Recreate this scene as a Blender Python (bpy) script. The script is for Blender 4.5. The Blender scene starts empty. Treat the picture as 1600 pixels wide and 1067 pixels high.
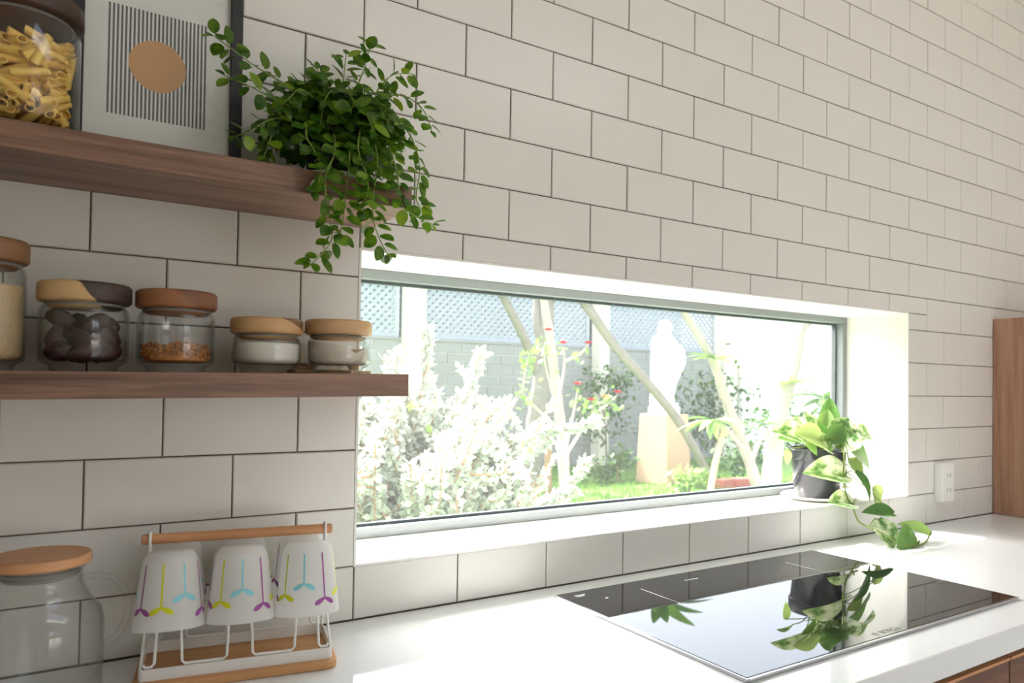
import bpy, bmesh, math, random
from mathutils import Vector, Matrix, Euler

random.seed(7)
S = bpy.context.scene
COL = S.collection
PI = math.pi

# ------------------------------------------------------------------ camera
F_PX, PP_X, PP_Y = 1144.23, 841.05, 579.33          # focal length and principal point, 1600x1067 frame
CAM_POS = Vector((0.06901, -1.23369, 1.30916))
YAW, PITCH, ROLL = 0.5779, 0.0197, 0.0142
cam_data = bpy.data.cameras.new('camera')
cam_data.sensor_width = 36.0
cam_data.lens = 36.0 * F_PX / 1600.0
cam_data.shift_x = -(PP_X - 800.0) / 1600.0
cam_data.shift_y = (PP_Y - 533.5) / 1600.0
cam_data.clip_start = 0.05
cam_data.clip_end = 200
cam_data.dof.use_dof = True
cam_data.dof.focus_distance = 1.35
cam_data.dof.aperture_fstop = 6.3
cam = bpy.data.objects.new('camera', cam_data)
COL.objects.link(cam)
fw = Vector((math.sin(YAW) * math.cos(PITCH), math.cos(YAW) * math.cos(PITCH), math.sin(PITCH)))
rt = Vector((math.cos(YAW), -math.sin(YAW), 0))
up = rt.cross(fw)
rt, up = rt * math.cos(ROLL) + up * math.sin(ROLL), -rt * math.sin(ROLL) + up * math.cos(ROLL)
cam.matrix_world = Matrix(((rt.x, up.x, -fw.x, CAM_POS.x), (rt.y, up.y, -fw.y, CAM_POS.y),
                           (rt.z, up.z, -fw.z, CAM_POS.z), (0, 0, 0, 1)))
S.camera = cam

# ------------------------------------------------------------------ world, sun, exposure
world = bpy.data.worlds.new('World')
S.world = world
world.use_nodes = True
bg = world.node_tree.nodes['Background']
sky = world.node_tree.nodes.new('ShaderNodeTexSky')       # bright hazy sky, sun high beyond the window
sky.sky_type = 'NISHITA'
sky.sun_disc = False
sky.sun_elevation = math.radians(53.4)
sky.sun_rotation = -0.276
sky.dust_density = 6.0
hs = world.node_tree.nodes.new('ShaderNodeHueSaturation')
hs.inputs['Saturation'].default_value = 0.5
world.node_tree.links.new(sky.outputs[0], hs.inputs['Color'])
world.node_tree.links.new(hs.outputs[0], bg.inputs[0])
bg.inputs[1].default_value = 0.9
sun_data = bpy.data.lights.new('sun', 'SUN')
sun_data.energy = 13.0
sun_data.angle = 0.009
sun_data.color = (1.0, 0.975, 0.94)
sun = bpy.data.objects.new('sun', sun_data)
sun.rotation_euler = Vector((0.202, -0.714, -1.0)).to_track_quat('-Z', 'Y').to_euler()
sun.location = (0, 8, 12)
COL.objects.link(sun)
S.view_settings.view_transform = 'Standard'
S.view_settings.look = 'None'
S.view_settings.gamma = 1.0
S.view_settings.use_curve_mapping = False
S.view_settings.exposure = 0.14
S.cycles.max_bounces = 12
S.cycles.diffuse_bounces = 6
S.cycles.transparent_max_bounces = 32
S.cycles.sample_clamp_indirect = 6.0
S.cycles.caustics_reflective = False
S.cycles.caustics_refractive = False

# ------------------------------------------------------------------ helpers
def srgb(r, g, b):
    f = lambda c: (c / 255 / 12.92) if c / 255 <= 0.04045 else ((c / 255 + 0.055) / 1.055) ** 2.4
    return (f(r), f(g), f(b), 1)

def new_mat(name):
    m = bpy.data.materials.new(name)
    m.use_nodes = True
    nt = m.node_tree
    return m, nt, nt.nodes['Principled BSDF'], nt.nodes['Material Output']

def N(nt, kind, **kw):
    n = nt.nodes.new(kind)
    for k, v in kw.items():
        if k.startswith('i_'):
            n.inputs[k[2:].replace('_', ' ')].default_value = v
        else:
            setattr(n, k, v)
    return n

def plain(name, col, rough=0.5, metal=0.0, var=0.06, scale=30, bump=0.0, bscale=200, spec=0.5, coat=0.0):
    """a plain coloured surface with faint procedural variation"""
    m, nt, p, o = new_mat(name)
    tc = N(nt, 'ShaderNodeTexCoord')
    nz = N(nt, 'ShaderNodeTexNoise', i_Scale=scale, i_Detail=3.0)
    nt.links.new(tc.outputs['Object'], nz.inputs['Vector'])
    mx = N(nt, 'ShaderNodeMix', data_type='RGBA')
    c = col if len(col) == 4 else (*col, 1)
    mx.inputs['A'].default_value = tuple(max(0, x * (1 - var)) for x in c[:3]) + (1,)
    mx.inputs['B'].default_value = tuple(min(1, x * (1 + var)) for x in c[:3]) + (1,)
    nt.links.new(nz.outputs['Fac'], mx.inputs['Factor'])
    nt.links.new(mx.outputs['Result'], p.inputs['Base Color'])
    p.inputs['Roughness'].default_value = rough
    p.inputs['Metallic'].default_value = metal
    p.inputs['Specular IOR Level'].default_value = spec
    p.inputs['Coat Weight'].default_value = coat
    if bump:
        nb = N(nt, 'ShaderNodeTexNoise', i_Scale=bscale, i_Detail=4.0)
        nt.links.new(tc.outputs['Object'], nb.inputs['Vector'])
        bp = N(nt, 'ShaderNodeBump', i_Strength=bump, i_Distance=0.002)
        nt.links.new(nb.outputs['Fac'], bp.inputs['Height'])
        nt.links.new(bp.outputs['Normal'], p.inputs['Normal'])
    return m

def wood(name, dark, light, axis='x', scale=1.0, rough=0.45, contrast=(0.3, 0.72), coat=0.0):
    m, nt, p, o = new_mat(name)
    tc = N(nt, 'ShaderNodeTexCoord')
    mp = N(nt, 'ShaderNodeMapping')
    s = {'x': (1.2, 26, 26), 'y': (26, 1.2, 26), 'z': (26, 26, 1.2)}[axis]
    mp.inputs['Scale'].default_value = tuple(v * scale for v in s)
    nt.links.new(tc.outputs['Object'], mp.inputs['Vector'])
    n1 = N(nt, 'ShaderNodeTexNoise', i_Scale=1.6, i_Detail=6.0, i_Roughness=0.62, i_Distortion=0.6)
    nt.links.new(mp.outputs['Vector'], n1.inputs['Vector'])
    n2 = N(nt, 'ShaderNodeTexNoise', i_Scale=9.0, i_Detail=4.0, i_Roughness=0.7)
    nt.links.new(mp.outputs['Vector'], n2.inputs['Vector'])
    ad = N(nt, 'ShaderNodeMath', operation='MULTIPLY_ADD')
    nt.links.new(n2.outputs['Fac'], ad.inputs[0])
    ad.inputs[1].default_value = 0.35
    nt.links.new(n1.outputs['Fac'], ad.inputs[2])
    cr = N(nt, 'ShaderNodeValToRGB')
    cr.color_ramp.elements[0].position = contrast[0] + 0.15
    cr.color_ramp.elements[0].color = dark
    cr.color_ramp.elements[1].position = contrast[1] + 0.15
    cr.color_ramp.elements[1].color = light
    nt.links.new(ad.outputs[0], cr.inputs['Fac'])
    nt.links.new(cr.outputs['Color'], p.inputs['Base Color'])
    p.inputs['Roughness'].default_value = rough
    p.inputs['Coat Weight'].default_value = coat
    bp = N(nt, 'ShaderNodeBump', i_Strength=0.12, i_Distance=0.001)
    nt.links.new(n2.outputs['Fac'], bp.inputs['Height'])
    nt.links.new(bp.outputs['Normal'], p.inputs['Normal'])
    return m

def clear_glass(name, tint=(0.995, 0.997, 0.995, 1), ior=1.5, rough=0.0, edge=(0.74, 0.77, 0.75, 1)):
    """thin clear glass: light goes straight through, reflections by Fresnel"""
    m, nt, p, o = new_mat(name)
    nt.nodes.remove(p)
    t = N(nt, 'ShaderNodeBsdfTransparent')
    lw = N(nt, 'ShaderNodeLayerWeight')
    lw.inputs['Blend'].default_value = 0.22
    tm_ = N(nt, 'ShaderNodeMix', data_type='RGBA')          # a longer way through the wall at the rim takes more light
    tm_.inputs['A'].default_value = tint
    tm_.inputs['B'].default_value = edge
    nt.links.new(lw.outputs['Facing'], tm_.inputs['Factor'])
    nt.links.new(tm_.outputs['Result'], t.inputs['Color'])
    g = N(nt, 'ShaderNodeBsdfGlossy')
    g.inputs['Roughness'].default_value = rough
    fr = N(nt, 'ShaderNodeFresnel')
    ge = N(nt, 'ShaderNodeNewGeometry')
    io = N(nt, 'ShaderNodeMapRange')               # same reflectance from either side of the thin wall
    io.inputs['To Min'].default_value = ior
    io.inputs['To Max'].default_value = 1.0 / ior
    nt.links.new(ge.outputs['Backfacing'], io.inputs['Value'])
    nt.links.new(io.outputs[0], fr.inputs['IOR'])
    mx = N(nt, 'ShaderNodeMixShader')
    nt.links.new(fr.outputs[0], mx.inputs[0])
    nt.links.new(t.outputs[0], mx.inputs[1])
    nt.links.new(g.outputs[0], mx.inputs[2])
    nt.links.new(mx.outputs[0], o.inputs['Surface'])
    return m

def leafmat(name, c1, c2, trans=0.35, rough=0.35, scale=8, spec=0.5, spots=None, tblue=0.7):
    m, nt, p, o = new_mat(name)
    tc = N(nt, 'ShaderNodeTexCoord')
    nz = N(nt, 'ShaderNodeTexNoise', i_Scale=scale, i_Detail=3.0)
    nt.links.new(tc.outputs['Object'], nz.inputs['Vector'])
    oi = N(nt, 'ShaderNodeObjectInfo')
    ad = N(nt, 'ShaderNodeMath', operation='MULTIPLY_ADD')
    nt.links.new(oi.outputs['Random'], ad.inputs[0])
    ad.inputs[1].default_value = 0.55
    sb = N(nt, 'ShaderNodeMath', operation='SUBTRACT')
    nt.links.new(nz.outputs['Fac'], sb.inputs[0])
    sb.inputs[1].default_value = 0.275
    nt.links.new(sb.outputs[0], ad.inputs[2])
    cr = N(nt, 'ShaderNodeValToRGB')
    if spots:
        e = cr.color_ramp.elements
        e[0].position, e[0].color = 0.40, c1
        e[1].position, e[1].color = 0.62, spots
        k = e.new(0.5); k.color = c2
        nt.links.new(nz.outputs['Fac'], cr.inputs['Fac'])
    else:
        cr.color_ramp.elements[0].position, cr.color_ramp.elements[0].color = 0.25, c1
        cr.color_ramp.elements[1].position, cr.color_ramp.elements[1].color = 0.8, c2
        nt.links.new(ad.outputs[0], cr.inputs['Fac'])
    nt.links.new(cr.outputs['Color'], p.inputs['Base Color'])
    p.inputs['Roughness'].default_value = rough
    p.inputs['Specular IOR Level'].default_value = spec
    tr = N(nt, 'ShaderNodeBsdfTranslucent')
    br = N(nt, 'ShaderNodeMix', data_type='RGBA', blend_type='MULTIPLY')
    br.inputs['Factor'].default_value = 1.0
    nt.links.new(cr.outputs['Color'], br.inputs['A'])
    br.inputs['B'].default_value = (1.0, 1.0, tblue, 1)
    nt.links.new(br.outputs['Result'], tr.inputs['Color'])
    mx = N(nt, 'ShaderNodeMixShader')
    mx.inputs[0].default_value = trans
    nt.links.new(p.outputs[0], mx.inputs[1])
    nt.links.new(tr.outputs[0], mx.inputs[2])
    nt.links.new(mx.outputs[0], o.inputs['Surface'])
    return m

def mesh_from(name, verts, faces, smooth=False):
    me = bpy.data.meshes.new(name)
    me.from_pydata([tuple(v) for v in verts], [], faces)
    me.update()
    if smooth:
        me.shade_smooth()
    return me

def link(name, me, mat=None, parent=None, loc=None, rot=None):
    o = bpy.data.objects.new(name, me)
    COL.objects.link(o)
    if mat is not None and me is not None and len(me.materials) == 0:
        me.materials.append(mat)
    if parent is not None:
        o.parent = parent
    if loc is not None:
        o.location = loc
    if rot is not None:
        o.rotation_euler = rot
    return o

def tag(o, label=None, cat=None, group=None, kind=None):
    if label: o['label'] = label
    if cat: o['category'] = cat
    if group: o['group'] = group
    if kind: o['kind'] = kind
    return o

def thing(name, label, cat, loc=(0, 0, 0), rz=0.0, group=None):
    o = bpy.data.objects.new(name, None)
    COL.objects.link(o)
    o.empty_display_size = 0.02
    o.location = loc
    o.rotation_euler = (0, 0, rz)
    return tag(o, label, cat, group)

class MB:
    """collects shapes for one mesh"""
    def __init__(self):
        self.v, self.f = [], []
    def add(self, verts, faces):
        k = len(self.v)
        self.v += [Vector(p) for p in verts]
        self.f += [tuple(i + k for i in f) for f in faces]
        return self
    def box(self, x0, x1, y0, y1, z0, z1):
        return self.add([(x0, y0, z0), (x1, y0, z0), (x1, y1, z0), (x0, y1, z0), (x0, y0, z1), (x1, y0, z1), (x1, y1, z1), (x0, y1, z1)],
                        [(3, 2, 1, 0), (4, 5, 6, 7), (0, 1, 5, 4), (1, 2, 6, 5), (2, 3, 7, 6), (3, 0, 4, 7)])
    def lathe(self, prof, seg=32, centre=(0, 0, 0), sx=1.0, sy=1.0):
        """prof: list of (r, z) going along the outline; r = 0 closes to a point"""
        c = Vector(centre)
        verts, faces, rings = [], [], []
        for r, z in prof:
            if r <= 1e-7:
                rings.append([len(verts)]); verts.append(c + Vector((0, 0, z)))
            else:
                ids = []
                for i in range(seg):
                    a = 2 * PI * i / seg
                    ids.append(len(verts)); verts.append(c + Vector((r * sx * math.cos(a), r * sy * math.sin(a), z)))
                rings.append(ids)
        for A, B in zip(rings, rings[1:]):
            for i in range(seg):
                j = (i + 1) % seg
                if len(A) == 1 and len(B) == 1: continue
                if len(A) == 1: faces.append((A[0], B[j], B[i]))
                elif len(B) == 1: faces.append((A[i], A[j], B[0]))
                else: faces.append((A[i], A[j], B[j], B[i]))
        return self.add(verts, faces)
    def tube(self, pts, rad, seg=8, caps=True, closed=False):
        pts = [Vector(p) for p in pts]
        n = len(pts)
        rads = rad if isinstance(rad, (list, tuple)) else [rad] * n
        verts, faces = [], []
        prev = None
        for i, p in enumerate(pts):
            a = pts[(i - 1) % n] if (i > 0 or closed) else p
            b = pts[(i + 1) % n] if (i < n - 1 or closed) else p
            t = (b - a)
            if t.length < 1e-9: t = Vector((0, 0, 1))
            t.normalize()
            if prev is None:
                ref = Vector((0, 0, 1)) if abs(t.z) < 0.9 else Vector((1, 0, 0))
                u = t.cross(ref).normalized()
            else:
                u = (prev - t * prev.dot(t))
                u = u.normalized() if u.length > 1e-6 else t.orthogonal().normalized()
            prev = u
            w = t.cross(u)
            for k in range(seg):
                an = 2 * PI * k / seg
                verts.append(p + (u * math.cos(an) + w * math.sin(an)) * rads[i])
        m = n if closed else n - 1
        for i in range(m):
            for k in range(seg):
                a, b = i * seg + k, i * seg + (k + 1) % seg
                c, d = ((i + 1) % n) * seg + (k + 1) % seg, ((i + 1) % n) * seg + k
                faces.append((a, b, c, d))
        if caps and not closed:
            faces.append(tuple(range(seg))[::-1])
            faces.append(tuple((n - 1) * seg + k for k in range(seg)))
        return self.add(verts, faces)
    def xform(self, M):
        self.v = [M @ p for p in self.v]
        return self
    def mesh(self, name, smooth=False, bevel=0.0, bseg=2, angle=35):
        me = mesh_from(name, self.v, self.f)
        bm = bmesh.new(); bm.from_mesh(me)
        bmesh.ops.recalc_face_normals(bm, faces=bm.faces)
        if bevel > 0:
            es = [e for e in bm.edges if len(e.link_faces) == 2 and e.calc_face_angle(0) > math.radians(angle)]
            for q in bm.faces: q.smooth = False
            res = bmesh.ops.bevel(bm, geom=es, offset=bevel, segments=bseg, affect='EDGES', profile=0.6, clamp_overlap=True)
            for q in res['faces']: q.smooth = True          # only the eased edges; the flats stay flat
        bm.to_mesh(me); bm.free()
        if smooth:
            me.shade_smooth()
            try:
                me.set_sharp_from_angle(angle=math.radians(angle))
            except Exception:
                pass
        return me
    def build(self, name, mat, parent=None, smooth=False, bevel=0.0, bseg=2, loc=None, rot=None, angle=35):
        return link(name, self.mesh(name, smooth, bevel, bseg, angle), mat, parent, loc, rot)

def spline(pts, n=6):
    """Catmull-Rom through the points"""
    P = [Vector(p) for p in pts]
    out = []
    for i in range(len(P) - 1):
        p0, p1, p2, p3 = P[max(i - 1, 0)], P[i], P[i + 1], P[min(i + 2, len(P) - 1)]
        for k in range(n):
            t = k / n
            out.append(0.5 * ((2 * p1) + (p2 - p0) * t + (2 * p0 - 5 * p1 + 4 * p2 - p3) * t * t + (3 * p1 - p0 - 3 * p2 + p3) * t ** 3))
    out.append(P[-1])
    return out

def leaf_mesh(name, length=1.0, width=0.6, fold=0.12, droop=0.15, n=6, heart=0.0, skew=0.75, full=0.8):
    """a leaf along +X from the origin, normal +Z, folded along the midrib"""
    v, f = [], []
    for i in range(n + 1):
        t = i / n
        w = width * 0.5 * (math.sin(PI * min(1, t ** skew)) ** full if 0 < t < 1 else 0)
        if heart and t < 0.3: w = width * 0.5 * (0.55 + 0.45 * t / 0.3) * (1 if i > 0 else 0.5)
        x = length * t
        z = -droop * length * t * t
        if heart and i == 0: x = -heart * length
        v += [(x, -w, z + fold * w * 1.2), (length * t, 0, z), (x, w, z + fold * w * 1.2)]
    for i in range(n):
        a = i * 3
        f += [(a, a + 3, a + 4, a + 1), (a + 1, a + 4, a + 5, a + 2)]
    me = mesh_from(name, v, f, True)
    return me

def orient(direction, normal=Vector((0, 0, 1))):
    x = Vector(direction).normalized()
    z = Vector(normal) - x * Vector(normal).dot(x)
    z = z.normalized() if z.length > 1e-5 else x.orthogonal().normalized()
    y = z.cross(x)
    return Matrix(((x.x, y.x, z.x), (x.y, y.y, z.y), (x.z, y.z, z.z)))

def place(o, pos, direction, normal, scale=1.0):
    M = orient(direction, normal).to_4x4()
    sc = scale if isinstance(scale, (tuple, list)) else (scale,) * 3
    o.matrix_local = Matrix.Translation(Vector(pos)) @ M @ Matrix.Diagonal((*sc, 1))

def rv(a=1.0):
    return Vector((random.uniform(-a, a), random.uniform(-a, a), random.uniform(-a, a)))

# ------------------------------------------------------------------ materials
M = {}
M['tile'] = plain('glazed_white_tile', srgb(224, 221, 215), 0.28, var=0.02, scale=6, spec=0.5)
M['grout'] = plain('dark_grout', srgb(98, 88, 76), 0.9, var=0.1, scale=80)
M['plaster'] = plain('white_plaster', srgb(243, 241, 236), 0.7, var=0.01, scale=8, bump=0.05, bscale=90)
M['ceiling'] = plain('white_ceiling_paint', srgb(240, 238, 232), 0.9, var=0.01)
M['floor'] = plain('pale_floor', srgb(205, 198, 188), 0.4, var=0.05, scale=3)
M['walnut'] = wood('walnut_veneer', srgb(72, 49, 39), srgb(142, 106, 86), 'x', 1.0, 0.42, (0.34, 0.66))
M['cabinet'] = wood('brown_veneer', srgb(146, 106, 82), srgb(196, 154, 126), 'z', 0.8, 0.45)
M['drawer'] = wood('dark_veneer', srgb(80, 50, 38), srgb(128, 88, 66), 'x', 1.0, 0.45)
M['quartz'] = plain('white_quartz', srgb(236, 239, 241), 0.07, var=0.012, scale=60, spec=0.6)
M['alu'] = plain('grey_aluminium', srgb(136, 142, 144), 0.5, metal=0.1, var=0.02)
M['gasket'] = plain('dark_rubber', srgb(84, 92, 94), 0.7)
M['glass'] = clear_glass('clear_glass')
M['thin_glass'] = clear_glass('thin_clear_glass', ior=1.42, edge=(0.88, 0.90, 0.89, 1))
M['black_frame'] = plain('black_frame_paint', srgb(24, 25, 28), 0.45)
M['black_glass'] = plain('black_ceramic_glass', (0.006, 0.006, 0.007, 1), 0.015, var=0.02, spec=0.75)
M['steel'] = plain('brushed_steel', srgb(200, 202, 205), 0.25, metal=0.9, var=0.03)
M['print_white'] = plain('white_print', srgb(150, 150, 150), 0.5)
M['bamboo'] = wood('bamboo', srgb(186, 128, 84), srgb(214, 162, 116), 'x', 1.3, 0.45, (0.25, 0.8))
M['base_wood'] = wood('oiled_beech', srgb(176, 122, 74), srgb(212, 160, 106), 'x', 1.1, 0.45, (0.25, 0.8))
M['white_metal'] = plain('white_powder_coat', srgb(236, 235, 231), 0.35, var=0.01)
M['white_plastic'] = plain('white_plastic', srgb(238, 237, 232), 0.3, var=0.01)
M['socket_dark'] = plain('socket_slot', srgb(165, 163, 158), 0.6)
M['silicone'] = plain('grey_silicone', srgb(150, 148, 142), 0.5)
M['pasta'] = plain('durum_pasta', srgb(250, 204, 104), 0.5, var=0.16, scale=60, bump=0.2, bscale=300)
M['date'] = plain('dried_date', srgb(48, 20, 17), 0.5, var=0.5, scale=45, bump=0.9, bscale=120, spec=0.3)
M['granola'] = plain('toasted_granola', srgb(190, 128, 70), 0.7, var=0.55, scale=220)
M['rice'] = plain('brown_rice', srgb(206, 180, 140), 0.7, var=0.35, scale=420, bump=0.9, bscale=420)
M['salt'] = plain('white_salt', srgb(240, 236, 228), 0.85, var=0.03, scale=200, bump=0.2, bscale=600)
M['sugar'] = plain('pale_sugar', srgb(238, 226, 212), 0.85, var=0.05, scale=150, bump=0.5, bscale=400)
M['soil'] = plain('potting_soil', srgb(52, 40, 30), 0.95, var=0.4, scale=120, bump=0.8)
M['pot_black'] = plain('black_plastic_pot', srgb(40, 41, 46), 0.22, var=0.05)
M['pot_dark'] = plain('dark_nursery_pot', srgb(34, 34, 36), 0.5)
M['stem'] = plain('green_stem', srgb(120, 142, 62), 0.5, var=0.2)
M['bark_pale'] = plain('pale_bark', srgb(168, 160, 152), 0.9, var=0.25, scale=14, bump=0.6, bscale=40)
M['bark_grey'] = plain('grey_bark', srgb(134, 129, 124), 0.9, var=0.25, scale=14, bump=0.6, bscale=40)
M['twig'] = plain('brown_twig', srgb(160, 128, 100), 0.9, var=0.2)
M['leaf_trail'] = leafmat('trailing_leaf', srgb(62, 104, 22), srgb(150, 182, 50), 0.46, 0.32, 60)
M['leaf_green'] = leafmat('pothos_green', srgb(66, 112, 56), srgb(118, 156, 88), 0.35, 0.3, 30)
M['leaf_pale'] = leafmat('pothos_pale', srgb(120, 158, 84), srgb(172, 194, 130), 0.4, 0.35, 30)
M['leaf_var'] = leafmat('pothos_variegated', srgb(84, 128, 66), srgb(160, 186, 132), 0.35, 0.3, 3.2, spots=srgb(226, 232, 212))
M['leaf_silver'] = leafmat('silver_leaf', srgb(150, 160, 150), srgb(192, 198, 190), 0.28, 0.7, 5, tblue=0.97)
M['leaf_dark'] = leafmat('shrub_leaf', srgb(52, 88, 40), srgb(94, 130, 62), 0.3, 0.5, 4)  # darker green for the shrubs and some rosettes
M['leaf_lime'] = leafmat('lime_leaf', srgb(104, 146, 74), srgb(156, 184, 112), 0.4, 0.45, 4)
M['petal_red'] = leafmat('red_petal', srgb(170, 6, 22), srgb(200, 18, 36), 0.15, 0.5, 4)
M['petal_white'] = plain('white_petal', srgb(244, 240, 226), 0.6)
M['lawn'] = plain('lawn_soil_green', srgb(84, 122, 48), 0.95, var=0.3, scale=12)
M['grass'] = leafmat('grass_blade', srgb(80, 130, 40), srgb(128, 168, 64), 0.4, 0.6, 3)
M['block'] = plain('grey_concrete_block', srgb(150, 152, 152), 0.95, var=0.08, scale=5, bump=0.5, bscale=60)
M['mortar'] = plain('pale_mortar', srgb(190, 188, 182), 0.95, var=0.06)
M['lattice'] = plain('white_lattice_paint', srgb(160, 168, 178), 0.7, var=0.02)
M['cream'] = plain('cream_render', srgb(226, 220, 206), 0.9, var=0.04, scale=4)
M['dark_backing'] = plain('dark_backing_board', srgb(46, 52, 56), 0.9)  # near-black backing colour so the lattice holes read dark
M['house_white'] = plain('white_house_render', srgb(238, 237, 232), 0.9, var=0.03, scale=2)
M['paving'] = plain('pale_paving', srgb(206, 202, 192), 0.9, var=0.05, scale=3)
M['statue'] = plain('white_stone', srgb(244, 244, 242), 0.6, var=0.02)
M['sandstone'] = plain('tan_sandstone', srgb(206, 172, 146), 0.9, var=0.07, scale=4, bump=0.2)
M['brick'] = plain('red_clay_brick', srgb(190, 104, 92), 0.9, var=0.12, scale=10, bump=0.4)
M['porcelain'] = plain('white_porcelain', srgb(240, 238, 232), 0.2, var=0.01)
M['coaster'] = wood('pale_wood', srgb(190, 158, 120), srgb(224, 196, 158), 'x', 1.5, 0.5, (0.25, 0.8))
POTHOS = [
    ((1.895,0.000,1.073), (1.725,-0.010,1.102), 0.42, 1),
    ((1.909,0.030,1.141), (1.977,0.020,1.201), 0.75, 1),
    ((1.974,0.030,1.186), (2.100,0.030,1.164), 0.42, 1),
    ((1.936,0.020,1.144), (2.034,0.000,1.091), 0.75, 0),
    ((1.921,0.010,1.110), (1.975,-0.010,1.070), 0.60, 2),
    ((1.921,-0.010,1.078), (1.987,-0.030,0.998), 0.36, 0),
    ((1.974,-0.030,1.037), (2.002,-0.040,0.986), 1.00, 2),
    ((1.901,-0.020,0.998), (1.801,-0.020,1.017), 0.55, 1),
    ((1.958,-0.100,0.976), (1.861,-0.080,0.994), 0.38, 0),
    ((1.903,-0.090,0.964), (1.881,-0.150,0.893), 0.62, 1),
    ((2.069,-0.140,0.915), (1.992,-0.100,0.954), 0.38, 2),
    ((1.971,-0.160,0.892), (1.879,-0.170,0.913), 0.95, 0),
    ((1.791,0.060,1.171), (1.815,0.030,1.130), 0.45, 2),
    ((1.766,0.100,1.140), (1.778,0.100,1.095), 0.50, 2),
    ((1.816,0.050,1.175), (1.889,0.020,1.135), 0.55, 1),
    ((1.821,0.070,1.173), (1.703,0.080,1.203), 0.50, 1),
    ((1.851,0.080,1.179), (1.774,0.090,1.230), 0.60, 1),
    ((1.843,0.070,1.194), (1.920,0.050,1.175), 0.45, 0),
    ((1.912,0.090,1.177), (1.961,0.100,1.257), 0.45, 2),
    ((1.958,0.110,1.167), (2.001,0.120,1.291), 0.40, 0),
    ((1.917,0.060,1.160), (1.992,0.050,1.233), 0.60, 1),
    ((1.845,0.040,1.164), (1.735,0.030,1.199), 0.55, 2),
    ((1.862,0.030,1.164), (1.923,0.020,1.213), 0.60, 0),
    ((1.799,0.100,1.161), (1.751,0.110,1.176), 0.60, 0),
    ((1.902,0.100,1.161), (1.887,0.120,1.249), 0.50, 1),
    ((1.932,0.050,1.160), (2.076,0.060,1.212), 0.50, 1),
]
VINE = [(1.902,0.050,1.154), (1.900,0.020,1.164), (1.868,-0.012,1.128), (1.861,-0.015,1.072), (1.872,-0.018,1.019), (1.880,-0.030,0.991), (1.861,-0.060,0.959), (1.868,-0.085,0.947), (1.873,-0.120,0.936), (1.893,-0.150,0.915), (1.920,-0.165,0.906), (1.965,-0.165,0.893), (2.029,-0.150,0.902), (2.063,-0.140,0.916)]
TRAILS = [
    [(0.367,-0.100,1.747), (0.334,-0.120,1.753), (0.295,-0.130,1.763), (0.269,-0.140,1.771), (0.238,-0.140,1.787)],
    [(0.356,-0.110,1.721), (0.311,-0.140,1.721), (0.283,-0.150,1.725), (0.249,-0.150,1.732)],
    [(0.346,-0.110,1.705), (0.312,-0.140,1.686), (0.284,-0.150,1.661), (0.268,-0.140,1.654)],
    [(0.344,-0.100,1.717), (0.322,-0.130,1.675), (0.309,-0.130,1.636)],
    [(0.435,-0.090,1.776), (0.437,-0.090,1.802), (0.443,-0.080,1.838)],
    [(0.456,-0.090,1.780), (0.474,-0.080,1.825), (0.487,-0.070,1.874)],
    [(0.409,-0.090,1.759), (0.401,-0.090,1.780), (0.397,-0.080,1.803)],
    [(0.405,-0.140,1.693), (0.394,-0.190,1.644), (0.376,-0.205,1.596), (0.382,-0.205,1.547), (0.387,-0.205,1.514), (0.373,-0.205,1.490), (0.359,-0.205,1.474)],
    [(0.425,-0.140,1.698), (0.415,-0.190,1.643), (0.406,-0.205,1.582), (0.403,-0.205,1.545), (0.398,-0.205,1.519)],
    [(0.469,-0.130,1.709), (0.460,-0.185,1.643), (0.449,-0.200,1.590), (0.449,-0.200,1.552), (0.459,-0.200,1.523), (0.472,-0.200,1.501)],
    [(0.494,-0.120,1.717), (0.490,-0.180,1.640), (0.498,-0.190,1.582), (0.516,-0.190,1.568), (0.555,-0.180,1.559)],
    [(0.512,-0.100,1.748), (0.529,-0.140,1.709), (0.543,-0.150,1.657), (0.534,-0.160,1.602), (0.545,-0.165,1.582)],
    [(0.508,-0.080,1.785), (0.534,-0.100,1.785), (0.564,-0.110,1.767), (0.577,-0.120,1.729)],
    [(0.497,-0.080,1.793), (0.521,-0.080,1.823), (0.553,-0.080,1.834)],
    [(0.379,-0.130,1.710), (0.360,-0.160,1.669), (0.370,-0.200,1.619), (0.364,-0.205,1.576)],
    [(0.450,-0.140,1.713), (0.428,-0.190,1.651), (0.439,-0.205,1.602), (0.431,-0.205,1.558)],
    [(0.391,-0.120,1.736), (0.354,-0.150,1.737), (0.338,-0.160,1.720), (0.324,-0.165,1.702)],
]

# ================================================================== the room
Z0 = 0.9929            # height of the tile joint that runs along the window's lower edge
ZC = 0.900             # counter top
WX0, WX1, WZ0, WZ1 = 0.5, 2.2, Z0, 1.5425      # window opening
WT = 0.255             # wall thickness
RX0, RX1, RY, RZ = -2.4, 3.5, -3.9, 2.95

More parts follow.
